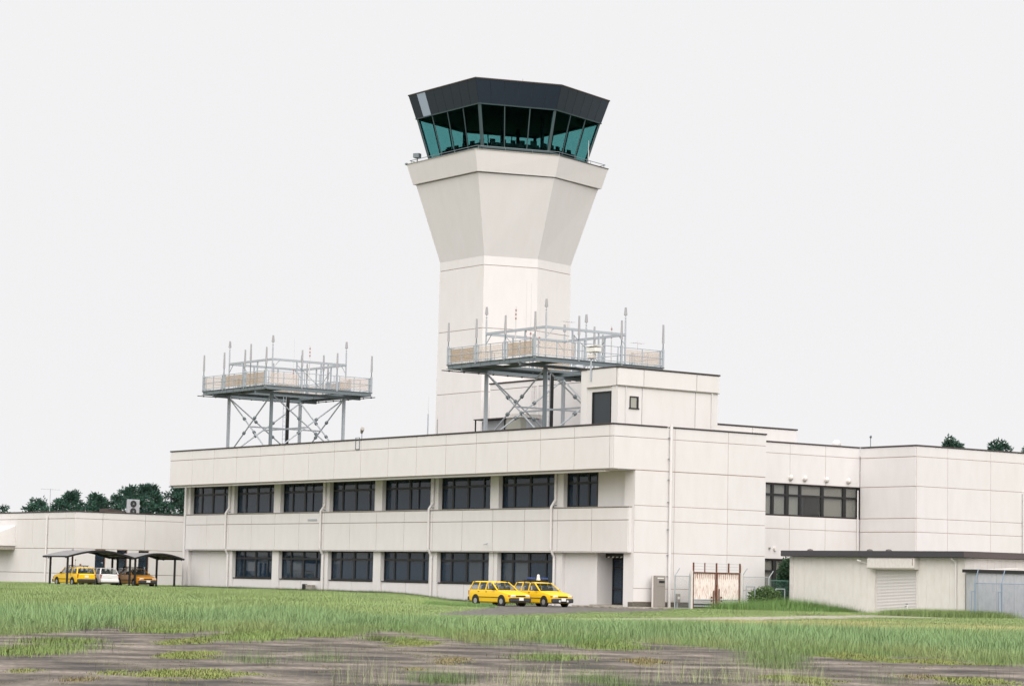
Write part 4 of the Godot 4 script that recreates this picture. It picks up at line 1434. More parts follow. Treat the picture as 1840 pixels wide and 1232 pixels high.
# a five-door estate car, nose towards +z
func car(called: String, label: String, at: Vector3, turn: float, paint: String, o := {}) -> Node3D:
	var c := thing(called, label, "car", at, turn, "parked cars")
	var roof: float = o.get("roof", 1.46)
	var boxy: float = o.get("boxy", 0.0)
	var ry: float = o.get("rear", 1.0)
	var m: Material = M[paint]
	# lower body: [z, bottom, top, half width]
	var st := [[2.11, 0.34, 0.60, 0.66], [2.06, 0.27, 0.68, 0.76], [1.85, 0.22, 0.765 + boxy * 0.05, 0.805], [1.35, 0.2, 0.86 + boxy * 0.03, 0.825], [0.80, 0.2, 0.945, 0.83], [0.0, 0.2, 0.955, 0.835], [-1.2, 0.2, 0.955, 0.83], [-1.8, 0.24, 0.95, 0.815], [-2.04, 0.3, 0.93, 0.77], [-2.1, 0.36, 0.86, 0.72]]
	var rings := []
	for q in st:
		var b: float = q[1]
		var t: float = q[2]
		var w: float = q[3]
		var r := []
		for e in [[0.0, b], [0.88, b], [0.97, b + 0.06], [1.0, lerpf(b, t, 0.45)], [0.995, lerpf(b, t, 0.72)], [0.965, t - 0.035], [0.90, t], [0.0, t + 0.015]]:
			r.append(Vector3(e[0] * w, e[1], q[0]))
		for e in [[0.90, t], [0.965, t - 0.035], [0.995, lerpf(b, t, 0.72)], [1.0, lerpf(b, t, 0.45)], [0.97, b + 0.06], [0.88, b]]:
			r.append(Vector3(-e[0] * w, e[1], q[0]))
		rings.append(r)
	var s := Shape.new()
	loft(rings, s)
	var body := part("body", s, m, c)
	# cabin
	var zf := 0.86
	var zr := -2.02
	var tf := 0.10 + boxy * 0.15
	var tr := -1.78 - boxy * 0.12
	var cab := []
	for e in [[0.93, 0.79, zf, zr], [lerpf(0.93, roof, 0.55), 0.715 + boxy * 0.03, lerpf(zf, tf, 0.55), lerpf(zr, tr, 0.5)], [roof - 0.05, 0.635 + boxy * 0.05, tf + 0.03, tr - 0.03], [roof, 0.555 + boxy * 0.05, tf - 0.12, tr + 0.08], [roof + 0.02, 0.25, tf - 0.4, tr + 0.4]]:
		cab.append([Vector3(e[1] - 0.06, e[0], e[2]), Vector3(e[1], e[0], e[2] - 0.12), Vector3(e[1], e[0], e[3] + 0.1), Vector3(e[1] - 0.08, e[0], e[3]), Vector3(-e[1] + 0.08, e[0], e[3]), Vector3(-e[1], e[0], e[3] + 0.1), Vector3(-e[1], e[0], e[2] - 0.12), Vector3(-e[1] + 0.06, e[0], e[2])])
	s = Shape.new()
	for k in range(2, cab.size() - 1):
		for i in 8:
			var j := (i + 1) % 8
			s.out([cab[k][i], cab[k][j], cab[k + 1][j], cab[k + 1][i]], Vector3(0, roof - 0.1, -0.8))
	s.out(cab[-1], Vector3(0, 0.5, -0.5))
	s.out(cab[2], Vector3(0, roof + 1.0, -0.5))
	for sg in [-1.0, 1.0]:
		var xb: float = 0.775 * sg
		var xt: float = (0.625 + boxy * 0.05) * sg
		for e in [[zf - 0.03, tf - 0.02, 0.07], [-0.34, -0.34, 0.08], [-1.09, -1.07, 0.09], [zr + 0.06, tr + 0.04, 0.10]]:
			s.bar(Vector3(xb, 0.93, e[0]), Vector3(xt, roof - 0.03, e[1]), e[2], 0.05)
	part("interior", cabin_seats(roof), M.seat, c)
	part("cabin", s, m, c)
	# glass, a few millimetres proud of the cabin
	var side := func(z: float, y: float, sg: float) -> Vector3:
		var k := clampf((y - 0.93) / (roof - 0.05 - 0.93), 0, 1)
		var mid := 0.55 * (roof - 0.93) / (roof - 0.05 - 0.93)
		var w := lerpf(0.79, 0.715 + boxy * 0.03, k / mid) if k < mid else lerpf(0.715 + boxy * 0.03, 0.635 + boxy * 0.05, (k - mid) / (1 - mid))
		return Vector3(sg * (w + 0.006), y, z)
	var yt := roof - 0.10
	var yb := 0.985
	for sg in [-1.0, 1.0]:
		for w in [[[0.66, yb], [tf + 0.02, yt], [-0.30, yt], [-0.30, yb]], [[-0.38, yb], [-0.38, yt], [-1.02, yt], [-1.04, yb]], [[-1.13, yb], [-1.11, yt], [tr + 0.10, yt - 0.02], [zr + 0.2, yb]]]:
			s = Shape.new()
			var f := []
			for e in w: f.append(side.call(e[0], e[1], sg))
			var ym := lerpf(yb, yt, 0.5)
			var lo := [f[0], side.call(lerpf(w[0][0], w[1][0], 0.5), ym, sg), side.call(lerpf(w[3][0], w[2][0], 0.5), ym, sg), f[3]]
			var hi := [lo[1], f[1], f[2], lo[2]]
			s.out(lo, Vector3(0, 1, lo[0].z)); s.out(hi, Vector3(0, 1, lo[0].z))
			part("side_window", s, M.car_pane, c)
		s = Shape.new()
		s.bar(Vector3(sg * 0.838, 0.52, -1.0), Vector3(sg * 0.838, 0.52, 1.0), 0.02, 0.04)
		part("side_moulding", s, M.black, c)
		s = Shape.new()
		s.bevel(Vector3(sg * 0.89, 1.0, 0.52), Vector3(0.16, 0.12, 0.1), 0.025)
		part("door_mirror", s, M.black, c)
		for z in [-0.22, -0.98]:
			s = Shape.new()
			s.box(Vector3(sg * 0.836, 0.84, z), Vector3(0.02, 0.03, 0.13))
			part("door_handle", s, M.black, c)
	var face := func(z0: float, z1: float, sg: float) -> Shape:
		var h := Shape.new()
		var n := Vector3(0, 0.012, 0.014 * sg)
		var q := func(k: float, inset: float) -> Vector3:
			var w := lerpf(0.72, 0.57 + boxy * 0.05, k) - inset
			return Vector3(w, lerpf(0.93, roof - 0.05, k), lerpf(z0, z1, k)) + n
		var a: Vector3 = q.call(0.10, 0.03)
		var b: Vector3 = q.call(0.5, 0.02)
		var d: Vector3 = q.call(0.92, 0.02)
		b.z += 0.012 * sg
		var fl := func(p: Vector3) -> Vector3: return Vector3(-p.x, p.y, p.z)
		h.out([a, b, fl.call(b), fl.call(a)], Vector3(0, 0.9, -0.5))
		h.out([b, d, fl.call(d), fl.call(b)], Vector3(0, 0.9, -0.5))
		return h
	part("windscreen", face.call(zf, tf + 0.03, 1.0), M.car_pane, c)
	part("rear_window", face.call(zr, tr - 0.03, -1.0), M.car_pane, c)
	# wheels
	for sg in [-1.0, 1.0]:
		for z in [1.28, -1.27]:
			s = Shape.new()
			s.tube(Vector3(sg * 0.70, 0.33, z), Vector3(sg * 0.8365, 0.33, z), 0.355, 0.355, 20)
			part("wheel_arch", s, M.black, c)
			s = Shape.new()
			s.tube(Vector3(sg * 0.66, 0.29, z), Vector3(sg * 0.825, 0.29, z), 0.29, 0.29, 20)
			s.tube(Vector3(sg * 0.825, 0.29, z), Vector3(sg * 0.845, 0.29, z), 0.29, 0.265, 20)
			var wheel := part("wheel", s, M.tyre, c)
			s = Shape.new()
			s.tube(Vector3(sg * 0.80, 0.29, z), Vector3(sg * 0.849, 0.29, z), 0.175, 0.16, 16)
			var rim := part("rim", s, M.rim, wheel)
	# ends
	var bump: Material = M.bumper if not o.get("body_bumper", false) else m
	s = Shape.new()
	s.bevel(Vector3(0, 0.39, 2.06), Vector3(1.58, 0.26, 0.24), 0.05)
	part("front_bumper", s, bump, c)
	s = Shape.new()
	s.bevel(Vector3(0, 0.42, -2.06), Vector3(1.58, 0.24, 0.22), 0.05)
	part("rear_bumper", s, bump, c)
	s = Shape.new()
	s.box(Vector3(0, 0.615, 2.07), Vector3(0.72, 0.09, 0.1))
	part("grille", s, M.black, c)
	for sg in [-1.0, 1.0]:
		s = Shape.new()
		s.bevel(Vector3(sg * 0.54, 0.625, 2.03), Vector3(0.34, 0.13, 0.16), 0.03)
		part("headlight", s, M.lamp_clear, c)
		s = Shape.new()
		s.bevel(Vector3(sg * 0.745, 0.63, 1.96), Vector3(0.10, 0.12, 0.2), 0.025)
		part("indicator", s, M.lamp_amber, c)
		s = Shape.new()
		s.bevel(Vector3(sg * 0.69, 0.76, -2.04), Vector3(0.17, 0.28, 0.1), 0.02)
		part("tail_light", s, M.lamp_red, c)
	s = Shape.new()
	s.bevel(Vector3(0, 0.44, 2.19), Vector3(0.34, 0.17, 0.015), 0.004)
	part("number_plate", s, M.plate, c)
	s = Shape.new()
	s.bevel(Vector3(0, 0.72, -2.10), Vector3(0.34, 0.17, 0.03), 0.004)
	part("number_plate", s, M.plate, c)
	# fittings
	if o.has("beacon"):
		var r := Shape.new()
		for z in [-0.35, -0.95]: r.bar(Vector3(-0.66, roof + 0.09, z), Vector3(0.66, roof + 0.09, z), 0.05, 0.04)
		for x in [-0.62, 0.62]:
			r.bar(Vector3(x, roof + 0.12, 0.0), Vector3(x, roof + 0.12, -1.2), 0.04, 0.04)
			for z in [-0.35, -0.95]: r.bar(Vector3(x, roof - 0.06, z), Vector3(x, roof + 0.1, z), 0.04, 0.04)
		var rack := part("roof_rack", r, M.black, c)
		if o.beacon == 2:
			for sg in [-1.0, 1.0]:
				s = Shape.new()
				s.bevel(Vector3(sg * 0.47, roof + 0.22, -0.5), Vector3(0.36, 0.15, 0.5), 0.04)
				part("loudspeaker", s, M.beacon_blue, rack)
			s = Shape.new()
			s.tube(Vector3(0, roof + 0.13, -0.4), Vector3(0, roof + 0.24, -0.4), 0.13, 0.12, 12)
			s.tube(Vector3(0, roof + 0.24, -0.4), Vector3(0, roof + 0.42, -0.4), 0.10, 0.085, 12)
			s.ball(Vector3(0, roof + 0.42, -0.4), Vector3(0.085, 0.07, 0.085), 10)
			part("beacon", s, M.white_plastic, rack)
			for sg in [-1.0, 1.0]:
				s = Shape.new()
				s.tube(Vector3(sg * 0.3, 0.36, 2.16), Vector3(sg * 0.3, 0.36, 2.2), 0.07, 0.07, 12)
				part("fog_lamp", s, M.lamp_clear, c)
		else:
			s = Shape.new()
			s.tube(Vector3(-0.3, roof + 0.1, -0.4), Vector3(-0.3, roof + 0.26, -0.4), 0.08, 0.06, 10)
			part("beacon", s, M.lamp_amber, rack)
			s = Shape.new()
			s.tube(Vector3(0.3, roof, -0.7), Vector3(0.3, roof + 0.55, -0.7), 0.012, 0.01, 5)
			s.ball(Vector3(0.3, roof + 0.55, -0.7), Vector3(0.05, 0.05, 0.05), 6)
			part("whip_aerial", s, M.black, rack)
	return c


func cars():
	mat("bumper", Color(0.032, 0.034, 0.04), 0.6)
	glass("car_pane", Color(0.05, 0.075, 0.07, 0.3))
	car("estate_car", "yellow estate car without roof bar parked at the grass edge", Vector3(-7.75, 0.01, -3.35), 0.03, "car_yellow")
	car("estate_car", "yellow estate car with blue loudspeakers and white beacon on its roof", Vector3(-4.95, 0.01, -2.75), 0.0, "car_yellow", {"beacon": 2})
	var a := port_spot(1.32, -1.5)
	car("estate_car", "boxy yellow estate car seen from behind under the wider carport", a, PORT_TURN + PI + 0.03, "car_yellow", {"boxy": 1.0, "roof": 1.44, "beacon": 1})
	car("estate_car", "white hatchback estate parked rear outwards in the middle of the carport", port_spot(3.6, -1.95), PORT_TURN + PI, "car_white", {"body_bumper": true, "roof": 1.42})
	car("estate_car", "estate car in yellow paint darkened for shade, with roof rack facing out under the narrower carport", port_spot(6.75, -1.6), PORT_TURN, "car_yellow_shaded", {"beacon": 1, "roof": 1.44})


# ------------------------------------------------------------------ fence, gate, cabinet

func fence_post(parent: Node, p: Vector3, h: float, m: Material, arm := Vector3(0.28, 0.45, 0.1)):
	var s := Shape.new()
	s.tube(p, p + Vector3(0, h, 0), 0.04, 0.04, 8)
	s.tube(p + Vector3(0, h, 0), p + Vector3(0, h, 0) + arm, 0.03, 0.03, 6)
	part("post", s, m, parent)


func chain_link(parent: Node, a: Vector3, b: Vector3, h: float, m: Material):
	var s := Shape.new()
	var l := a.distance_to(b)
	var along := (b - a) / l
	var x := -h
	while x < l:
		for sg in [1, -1]:
			var u0 := x if sg > 0 else x + h
			var u1 := x + h if sg > 0 else x
			var p0 := Vector2(u0, 0.05)
			var p1 := Vector2(u1, h)
			# clip to the panel
			if p0.x < 0: p0 = p0.lerp(p1, -p0.x / (p1.x - p0.x))
			if p1.x > l: p1 = p0.lerp(p1, (l - p0.x) / (p1.x - p0.x))
			if p0.x > l: p0 = p0.lerp(p1, (l - p0.x) / (p1.x - p0.x))
			if p1.x < 0: p1 = p0.lerp(p1, -p0.x / (p1.x - p0.x))
			if absf(p1.x - p0.x) > 0.01:
				s.tube(a + along * p0.x + Vector3(0, p0.y, 0), a + along * p1.x + Vector3(0, p1.y, 0), 0.0028, 0.0028, 3)
		x += 0.08
	stuff(part("wire_mesh", s, m, parent))
	s = Shape.new()
	for y in [h, 0.06]: s.tube(a + Vector3(0, y, 0), b + Vector3(0, y, 0), 0.022, 0.022, 6)
	part("rail", s, m, parent)


func fence_and_gate():
	var f := thing("chain_link_fence", "short grey chain-link fence panel between the downpipe and the rusty gate", "fence", Vector3(1.65, 0, 2.0))
	fence_post(f, Vector3(0, 0, 0), 2.08, M.fence_steel)
	fence_post(f, Vector3(1.16, 0, 0), 2.08, M.fence_steel, Vector3(0, 0.1, 0))
	chain_link(f, Vector3(0, 0, 0), Vector3(1.16, 0, 0), 2.05, M.fence_steel)
	f = thing("chain_link_fence", "chain-link fence running from the rusty gate to the beige shed", "fence", Vector3(7.2, 0, 2.0))
	fence_post(f, Vector3(0, 0, 0), 2.18, M.fence_steel)
	fence_post(f, Vector3(1.75, 0, 0.5), 2.05, M.fence_steel)
	chain_link(f, Vector3(0, 0, 0), Vector3(1.7, 0, 0.5), 2.1, M.fence_steel)
	chain_link(f, Vector3(1.75, 0, 0.5), Vector3(2.9, 0, 1.1), 1.9, M.fence_green)
	f = thing("chain_link_fence", "blue-grey chain-link fence in front of the grey storage box", "fence", Vector3(8.0, 0, 20.6))
	for i in 4: fence_post(f, Vector3(0.05 + 2.2 * i, 0, 0), 2.0, M.fence_blue, Vector3(0.25, 0.75, 0))
	chain_link(f, Vector3(0.05, 0, 0), Vector3(6.65, 0, 0), 1.98, M.fence_blue)
	for i in 3:
		var s := Shape.new()
		s.tube(Vector3(-0.35 + 2.2 * i, 0, 0.1), Vector3(-0.35 + 2.2 * i, 1.5, 0.1), 0.025, 0.025, 6)
		s.tube(Vector3(-0.35 + 2.2 * i, 1.5, 0.1), Vector3(0.05 + 2.2 * i, 1.5, 0.0), 0.025, 0.025, 6)
		part("brace_frame", s, M.fence_blue, f)
	var k := 0
	for p in [Vector3(6.6, 0, 3.0), Vector3(8.9, 0, 3.2)]:
		var h := thing("hoop_barrier", ["pale steel hoop barrier standing in the grass near the gate", "pale steel hoop barrier standing in the grass beside the shed corner"][k], "barrier", p, 0.0, "steel hoops in the grass")
		var s := Shape.new()
		var w: float = [0.72, 0.75][k]
		s.tube(Vector3(0, 0, 0), Vector3(0, 1.5 - 0.12 * k, 0), 0.035, 0.035, 8)
		part("upright", s, M.fence_steel, h)
		s = Shape.new()
		s.tube(Vector3(w, 0, 0), Vector3(w, 1.5 - 0.12 * k, 0), 0.035, 0.035, 8)
		part("upright", s, M.fence_steel, h)
		s = Shape.new()
		s.tube(Vector3(0, 1.5 - 0.12 * k, 0), Vector3(w, 1.5 - 0.12 * k, 0), 0.035, 0.035, 8)
		part("top_bar", s, M.fence_steel, h)
		k += 1
	# the rusty double gate
	var g := thing("sheet_metal_gate", "rusty white corrugated double gate with spikes on top", "gate", Vector3(3.0, 0.05, 2.0))
	for x in [-0.12, 4.0]:
		span("gate_post", Vector3(x, -0.05, -0.08), Vector3(x + 0.15, 2.35 if x < 0 else 2.75, 0.08), M.shed_pale, g)
	for i in 2:
		var x0 := 0.06 + 1.95 * i
		var leaf := Node3D.new()
		leaf.name = "gate_leaf"
		g.add_child(leaf, true)
		var s := Shape.new()
		var n := 44
		for j in n:
			var xa := x0 + 1.9 * j / n
			var xb := x0 + 1.9 * (j + 1) / n
			var za := 0.035 * sin(TAU * j / 4.0)
			var zb := 0.035 * sin(TAU * (j + 1) / 4.0)
			s.quad(Vector3(xa, 0.62, za), Vector3(xb, 0.62, zb), Vector3(xb, 2.22, zb), Vector3(xa, 2.22, za))
		part("corrugated_sheet", s, M.rusty_sheet, leaf)
		s = Shape.new()
		s.bar(Vector3(x0, 2.24, 0.03), Vector3(x0 + 1.9, 2.24, 0.03), 0.07, 0.07)
		part("top_rail", s, M.rust, leaf)
		for x in [x0 + 0.03, x0 + 1.87]:
			s = Shape.new()
			s.bar(Vector3(x, 0.05, 0.045), Vector3(x, 2.2, 0.045), 0.05, 0.05)
			part("stile", s, M.rust, leaf)
		for y in [0.18, 0.36, 0.58]:
			s = Shape.new()
			s.tube(Vector3(x0, y, 0), Vector3(x0 + 1.9, y, 0), 0.035, 0.035, 8)
			part("bottom_rail", s, M.galvanized, leaf)
	for i in 5:
		var x: float = [0.1, 1.02, 1.98, 2.98, 3.92][i]
		var s := Shape.new()
		s.bar(Vector3(x, 2.28, 0.03), Vector3(x, 2.85, 0.03), 0.09 if i % 2 == 0 or i == 3 else 0.045, 0.06)
		part("spike", s, M.rust, g)
	for y in [2.45, 2.62, 2.8]:
		var s := Shape.new()
		s.tube(Vector3(0.1, y, 0.03), Vector3(3.92, y, 0.03), 0.008, 0.008, 5)
		part("barbed_wire", s, M.fence_steel, g)
	for i in 3:
		var s := Shape.new()
		s.bar(Vector3(1.72 + 0.22 * i, 0.0, 0.1), Vector3(1.72 + 0.22 * i, [1.15, 1.5, 1.25][i], 0.1), 0.06, 0.05)
		part("lock_bar", s, M.rust, g)
	for x in [1.5, 2.3]:
		for y in [0.2, 0.45, 0.68]:
			span("hinge_plate", Vector3(x, y, 0.07), Vector3(x + 0.12, y + 0.1, 0.1), M.rust, g)
	# meter cabinet and pipe boxes by the wall
	var c := thing("electric_cabinet", "brown-grey steel meter cabinet against the white end wall", "cabinet", Vector3(1.15, 0, 0.35))
	span("casing", Vector3(0, 0.1, 0), Vector3(0.78, 2.05, 0.42), M.cabinet, c, 0.015)
	span("door", Vector3(0.03, 0.16, 0.421), Vector3(0.75, 1.36, 0.44), M.cabinet, c, 0.008)
	span("door", Vector3(0.03, 1.38, 0.421), Vector3(0.75, 1.98, 0.44), M.cabinet, c, 0.008)
	span("meter_window", Vector3(0.24, 1.6, 0.442), Vector3(0.68, 1.74, 0.455), M.black, c)
	span("label_plate", Vector3(0.12, 1.86, 0.442), Vector3(0.62, 1.92, 0.448), M.white_plastic, c)
	span("side_bracket", Vector3(-0.05, 0.1, 0.1), Vector3(-0.002, 2.05, 0.2), M.shed_wall, c)
	var w := thing("meter_box", "small grey meter box on a stub beside the white downpipe", "box", Vector3(3.05, 0, 0.3))
	span("stub", Vector3(0.08, 0, 0.1), Vector3(0.16, 0.42, 0.18), M.galvanized, w)
	span("casing", Vector3(0, 0.42, 0.02), Vector3(0.3, 0.95, 0.24), M.cabinet, w, 0.015)
	span("dial", Vector3(0.08, 0.62, 0.241), Vector3(0.24, 0.78, 0.26), M.white_plastic, w)


# ------------------------------------------------------------------ trees and small things

func pine(label: String, at: Vector3, height: float, wide: float, seed_: int, dense: int, group: String):
	var t := thing("pine_tree", label, "tree", at, 0.0, group)
	var r := RandomNumberGenerator.new()
	r.seed = seed_
	var s := Shape.new()
	var top := Vector3(r.randf_range(-0.4, 0.4), height * 0.9, r.randf_range(-0.4, 0.4))
	var prev := Vector3.ZERO
	for k in 4:
		var q := top * (k + 1) / 4.0 + Vector3(r.randf_range(-0.15, 0.15), 0, r.randf_range(-0.15, 0.15))
		s.tube(prev, q, 0.24 - 0.05 * k, 0.19 - 0.05 * k, 8)
		prev = q
	part("trunk", s, M.bark, t)
	var limbs := Shape.new()
	var crown := Shape.new()
	crown.tint = Color.WHITE
	for k in dense:
		var u := pow(r.randf(), 0.75)
		var y := lerpf(height * 0.18, height, u)
		var reach := wide * (0.35 + 0.65 * sin(PI * clampf(0.30 + 0.62 * u, 0, 1))) * (0.25 + 0.75 * sqrt(r.randf()))
		if u > 0.9: reach *= 0.5
		var an := r.randf() * TAU
		var c := Vector3(cos(an) * reach, y + r.randf_range(-0.2, 0.3), sin(an) * reach) + top * (y / height) * Vector3(1, 0, 1)
		if k % 4 == 0: limbs.tube(Vector3(top.x * y / height * 0.9, y - reach * 0.5, top.z * y / height * 0.9), c, 0.05, 0.015, 5)
		var size := r.randf_range(0.45, 0.8)
		var tone := r.randf_range(0.7, 1.25)
		for j in 46:
			var d := Vector3(r.randfn(), r.randfn() * 0.55 + 0.25, r.randfn()).normalized()
			var p := c + d * size * r.randf_range(0.25, 1.0) * Vector3(1, 0.7, 1)
			var e := Vector3(r.randfn(), r.randfn(), r.randfn()).cross(d).normalized() * 0.075
			var l := d * r.randf_range(0.16, 0.32)
			crown.tint = Color(0.042 * tone, 0.102 * tone * r.randf_range(0.85, 1.15), 0.074 * tone)
			crown.tri(p - e, p + e, p + l)
			crown.tri(p + l * 0.2 - e.cross(d), p + l * 0.2 + e.cross(d), p + l * 1.1)
	part("limb", limbs, M.bark, t)
	part("crown", crown, M.pine, t)


func shrub(called: String, label: String, at: Vector3, size: Vector3, seed_: int, n: int, tone: Color, group := ""):
	var t := thing(called, label, "shrub", at, 0.0, group)
	var r := RandomNumberGenerator.new()
	r.seed = seed_
	var s := Shape.new()
	for k in 6:
		s.tube(Vector3(r.randf_range(-0.1, 0.1), 0, r.randf_range(-0.1, 0.1)), Vector3(r.randfn() * size.x * 0.3, size.y * r.randf_range(0.5, 0.85), r.randfn() * size.z * 0.3), 0.03, 0.01, 5)
	part("stem", s, M.bark, t)
	var c := Shape.new()
	for k in n:
		var d := Vector3(r.randfn(), r.randfn(), r.randfn()).normalized()
		var p := Vector3(0, size.y * 0.5, 0) + d * pow(r.randf(), 0.4) * Vector3(size.x / 2, size.y / 2, size.z / 2) * r.randf_range(0.8, 1.1)
		var e := Vector3(r.randfn(), r.randfn(), r.randfn()).cross(d).normalized() * 0.045
		var l := (d + Vector3(r.randfn(), r.randfn() - 0.2, r.randfn()) * 0.5).normalized() * 0.14
		var q := r.randf_range(0.6, 1.3)
		c.tint = Color(tone.r * q, tone.g * q, tone.b * q)
		c.tri(p - e, p + e, p + l)
	part("foliage", c, M.pine, t)


func trees():
	var g := "pines behind the annex"
	var names := ["sparse young pine at the far left edge behind the annex", "thin pine just left of the television aerial", "rounded pine right behind the television aerial", "lower pine in the gap right of the television aerial", "tall pine left of the air conditioner", "tall broad pine behind the air conditioner", "tallest pine beside the corner of the long building", "pine half hidden by the long building"]
	var pts := [[14.6, 7.7, -125.5, 1.5, 60], [17.9, 8.7, -122.8, 2.1, 150], [20.3, 9.5, -121.2, 2.3, 190], [23.0, 9.3, -119.3, 2.2, 170], [25.1, 10.3, -117.3, 2.3, 200], [27.4, 10.5, -115.6, 2.4, 210], [29.8, 10.8, -113.6, 2.5, 220], [32.2, 10.7, -111.8, 2.5, 180]]
	for i in pts.size():
		pine(names[i], Vector3(pts[i][0], 0, pts[i][2]), pts[i][1] + 0.15, pts[i][3], 100 + i, pts[i][4], g)
	g = "tree tops above the right wing"
	pine("dark tree top peeping over the right wing, left of the other two", Vector3(67.0, 0, -36.3), 14.9, 2.0, 201, 150, g)
	pine("low dark tree top over the right wing near the picture edge", Vector3(70.6, 0, -33.6), 14.6, 1.9, 202, 140, g)
	pine("sliver of a tree top at the right picture edge", Vector3(72.8, 0, -32.2), 14.6, 1.3, 203, 90, g)
	shrub("garden_shrub", "dark green clipped shrub between the recessed wall and the shed", Vector3(11.6, 0, 1.4), Vector3(1.5, 3.4, 1.6), 301, 9000, Color(0.030, 0.072, 0.034))
	shrub("garden_shrub", "low green bush spreading over the fence foot by the gate", Vector3(8.3, 0, 2.9), Vector3(2.6, 1.5, 1.6), 302, 5000, Color(0.075, 0.13, 0.045))


func small_things():
	# floodlight on the parapet of the long front
	var f := thing("parapet_floodlight", "small tilted floodlight on a steel bracket at the roof edge", "floodlight", Vector3(-1.7, 11.33, -29.0))
	var s := Shape.new()
	s.bar(Vector3(-0.12, -0.75, -0.25), Vector3(-0.12, 0.1, -0.25), 0.04, 0.04)
	s.bar(Vector3(-0.12, -0.75, 0.25), Vector3(-0.12, 0.1, 0.25), 0.04, 0.04)
	s.bar(Vector3(-0.12, 0.08, -0.27), Vector3(-0.12, 0.08, 0.27), 0.04, 0.04)
	s.bar(Vector3(-0.12, -0.73, -0.27), Vector3(-0.12, -0.73, 0.27), 0.04, 0.04)
	part("bracket", s, M.galvanized_dark, f)
	s = Shape.new()
	s.tube(Vector3(0.1, 0, 0.2), Vector3(0.1, 0.5, 0.2), 0.03, 0.03, 6)
	part("stand", s, M.galvanized_dark, f)
	s = Shape.new()
	s.tube(Vector3(0.1, 0.45, 0.15), Vector3(-0.05, 0.72, 0.5), 0.09, 0.15, 10)
	part("lamp_head", s, M.cabinet, f)
	# camera housings above the stair house
	var c := thing("surveillance_camera", "white camera housing on a pole at the stair house roof", "camera", Vector3(-0.55, 14.4, -3.9))
	s = Shape.new()
	s.tube(Vector3(0, -0.2, 0), Vector3(0, 1.2, 0), 0.06, 0.06, 8)
	part("pole", s, M.galvanized, c)
	s = Shape.new()
	s.bevel(Vector3(0.1, 1.75, 0.1), Vector3(0.45, 0.3, 1.0), 0.04)
	part("housing", s, M.white_plastic, c)
	s = Shape.new()
	s.bevel(Vector3(0.1, 1.98, 0.1), Vector3(0.55, 0.06, 1.15), 0.015)
	part("sun_shield", s, M.white_plastic, c)
	s = Shape.new()
	s.bevel(Vector3(0.05, 1.35, 0.0), Vector3(0.4, 0.3, 0.5), 0.04)
	part("pan_head", s, M.shed_pale, c)
	# thin sticks by the tower
	var names := ["slim grey antenna stick left of the lattice platform by the tower wall", "shorter dark antenna stick next to the slim grey one"]
	for i in 2:
		var a := thing("antenna_stick", names[i], "antenna", Vector3(1.2 + 0.4 * i, 10.7, -24.6 + 0.6 * i))
		s = Shape.new()
		s.tube(Vector3.ZERO, Vector3(0, [2.4, 2.0][i], 0), 0.05, 0.045, 6)
		part("pole", s, M.galvanized if i == 0 else M.radome, a)
		s = Shape.new()
		s.tube(Vector3(0, [2.4, 2.0][i], 0), Vector3(0, [3.6, 2.3][i], 0), 0.018, 0.01, 5)
		part("tip", s, M.radome_pale, a)
	var d := thing("satellite_dish", "white satellite dish rim showing above the recessed wall roof", "dish", Vector3(24.0, 10.7, -7.0))
	s = Shape.new()
	s.tube(Vector3(0, 0, 0), Vector3(0, 0.7, 0), 0.04, 0.04, 6)
	part("stand", s, M.galvanized, d)
	s = Shape.new()
	s.ball(Vector3(0, 0.85, 0), Vector3(0.42, 0.32, 0.1), 14)
	part("dish", s, M.paint1, d)
	var l := thing("roof_loudspeaker", "thin dark mast with a horn on the roof right of the dish", "mast", Vector3(27.3, 10.7, -7.0))
	s = Shape.new()
	s.tube(Vector3.ZERO, Vector3(0, 1.55, 0), 0.03, 0.03, 6)
	part("mast", s, M.galvanized_dark, l)
	s = Shape.new()
	s.tube(Vector3(0, 1.5, 0), Vector3(-0.05, 1.62, 0.1), 0.09, 0.05, 8)
	part("horn", s, M.galvanized_dark, l)
	# box at the foot of the long front
	var bx_ := thing("utility_box", "small pale concrete box at the foot of the long front", "box", Vector3(-0.35, 0.25, -37.9))
	span("body", Vector3(0, 0, 0), Vector3(0.3, 0.62, 0.9), M.concrete, bx_, 0.02)
	span("lid", Vector3(-0.03, 0.621, -0.03), Vector3(0.33, 0.66, 0.93), M.shed_pale, bx_, 0.01)


# ------------------------------------------------------------------ grass

func tuft(blades: int, height: float, spread: float, lean: float, width: float, seed_: int) -> ArrayMesh:
	var r := RandomNumberGenerator.new()
	r.seed = seed_
	var s := Shape.new()
	s.tint = Color.WHITE
	for i in blades:
		var p := Vector3(r.randfn() * spread * 0.5, 0, r.randfn() * spread * 0.5)
		var an := r.randf() * TAU
		var out_ := Vector3(cos(an), 0, sin(an))
		var side := Vector3(-out_.z, 0, out_.x) * width * r.randf_range(0.6, 1.2)
		var h := height * r.randf_range(0.45, 1.0)
		var b := r.randf() * lean * h
		var m := p + out_ * b * 0.35 + Vector3(0, h * 0.6, 0)
		var t := p + out_ * b + Vector3(0, h, 0)
		var q := r.randf_range(0.8, 1.15)
		s.tint = Color(q * r.randf_range(0.95, 1.1), q, q * r.randf_range(0.85, 1.0))
		var n0 := s.n.size()
		s.tri(p - side, p + side, m + side * 0.7)
		s.tri(p - side, m + side * 0.7, m - side * 0.7)
		s.tri(m - side * 0.7, m + side * 0.7, t)
		# a blade's two faces and its curl average out towards the sky
		for e in range(n0, s.n.size()): s.n[e] = (s.n[e] * (0.45 if s.n[e].dot(Vector3.UP) >= 0 else -0.45) + Vector3.UP).normalized()
	return s.mesh()


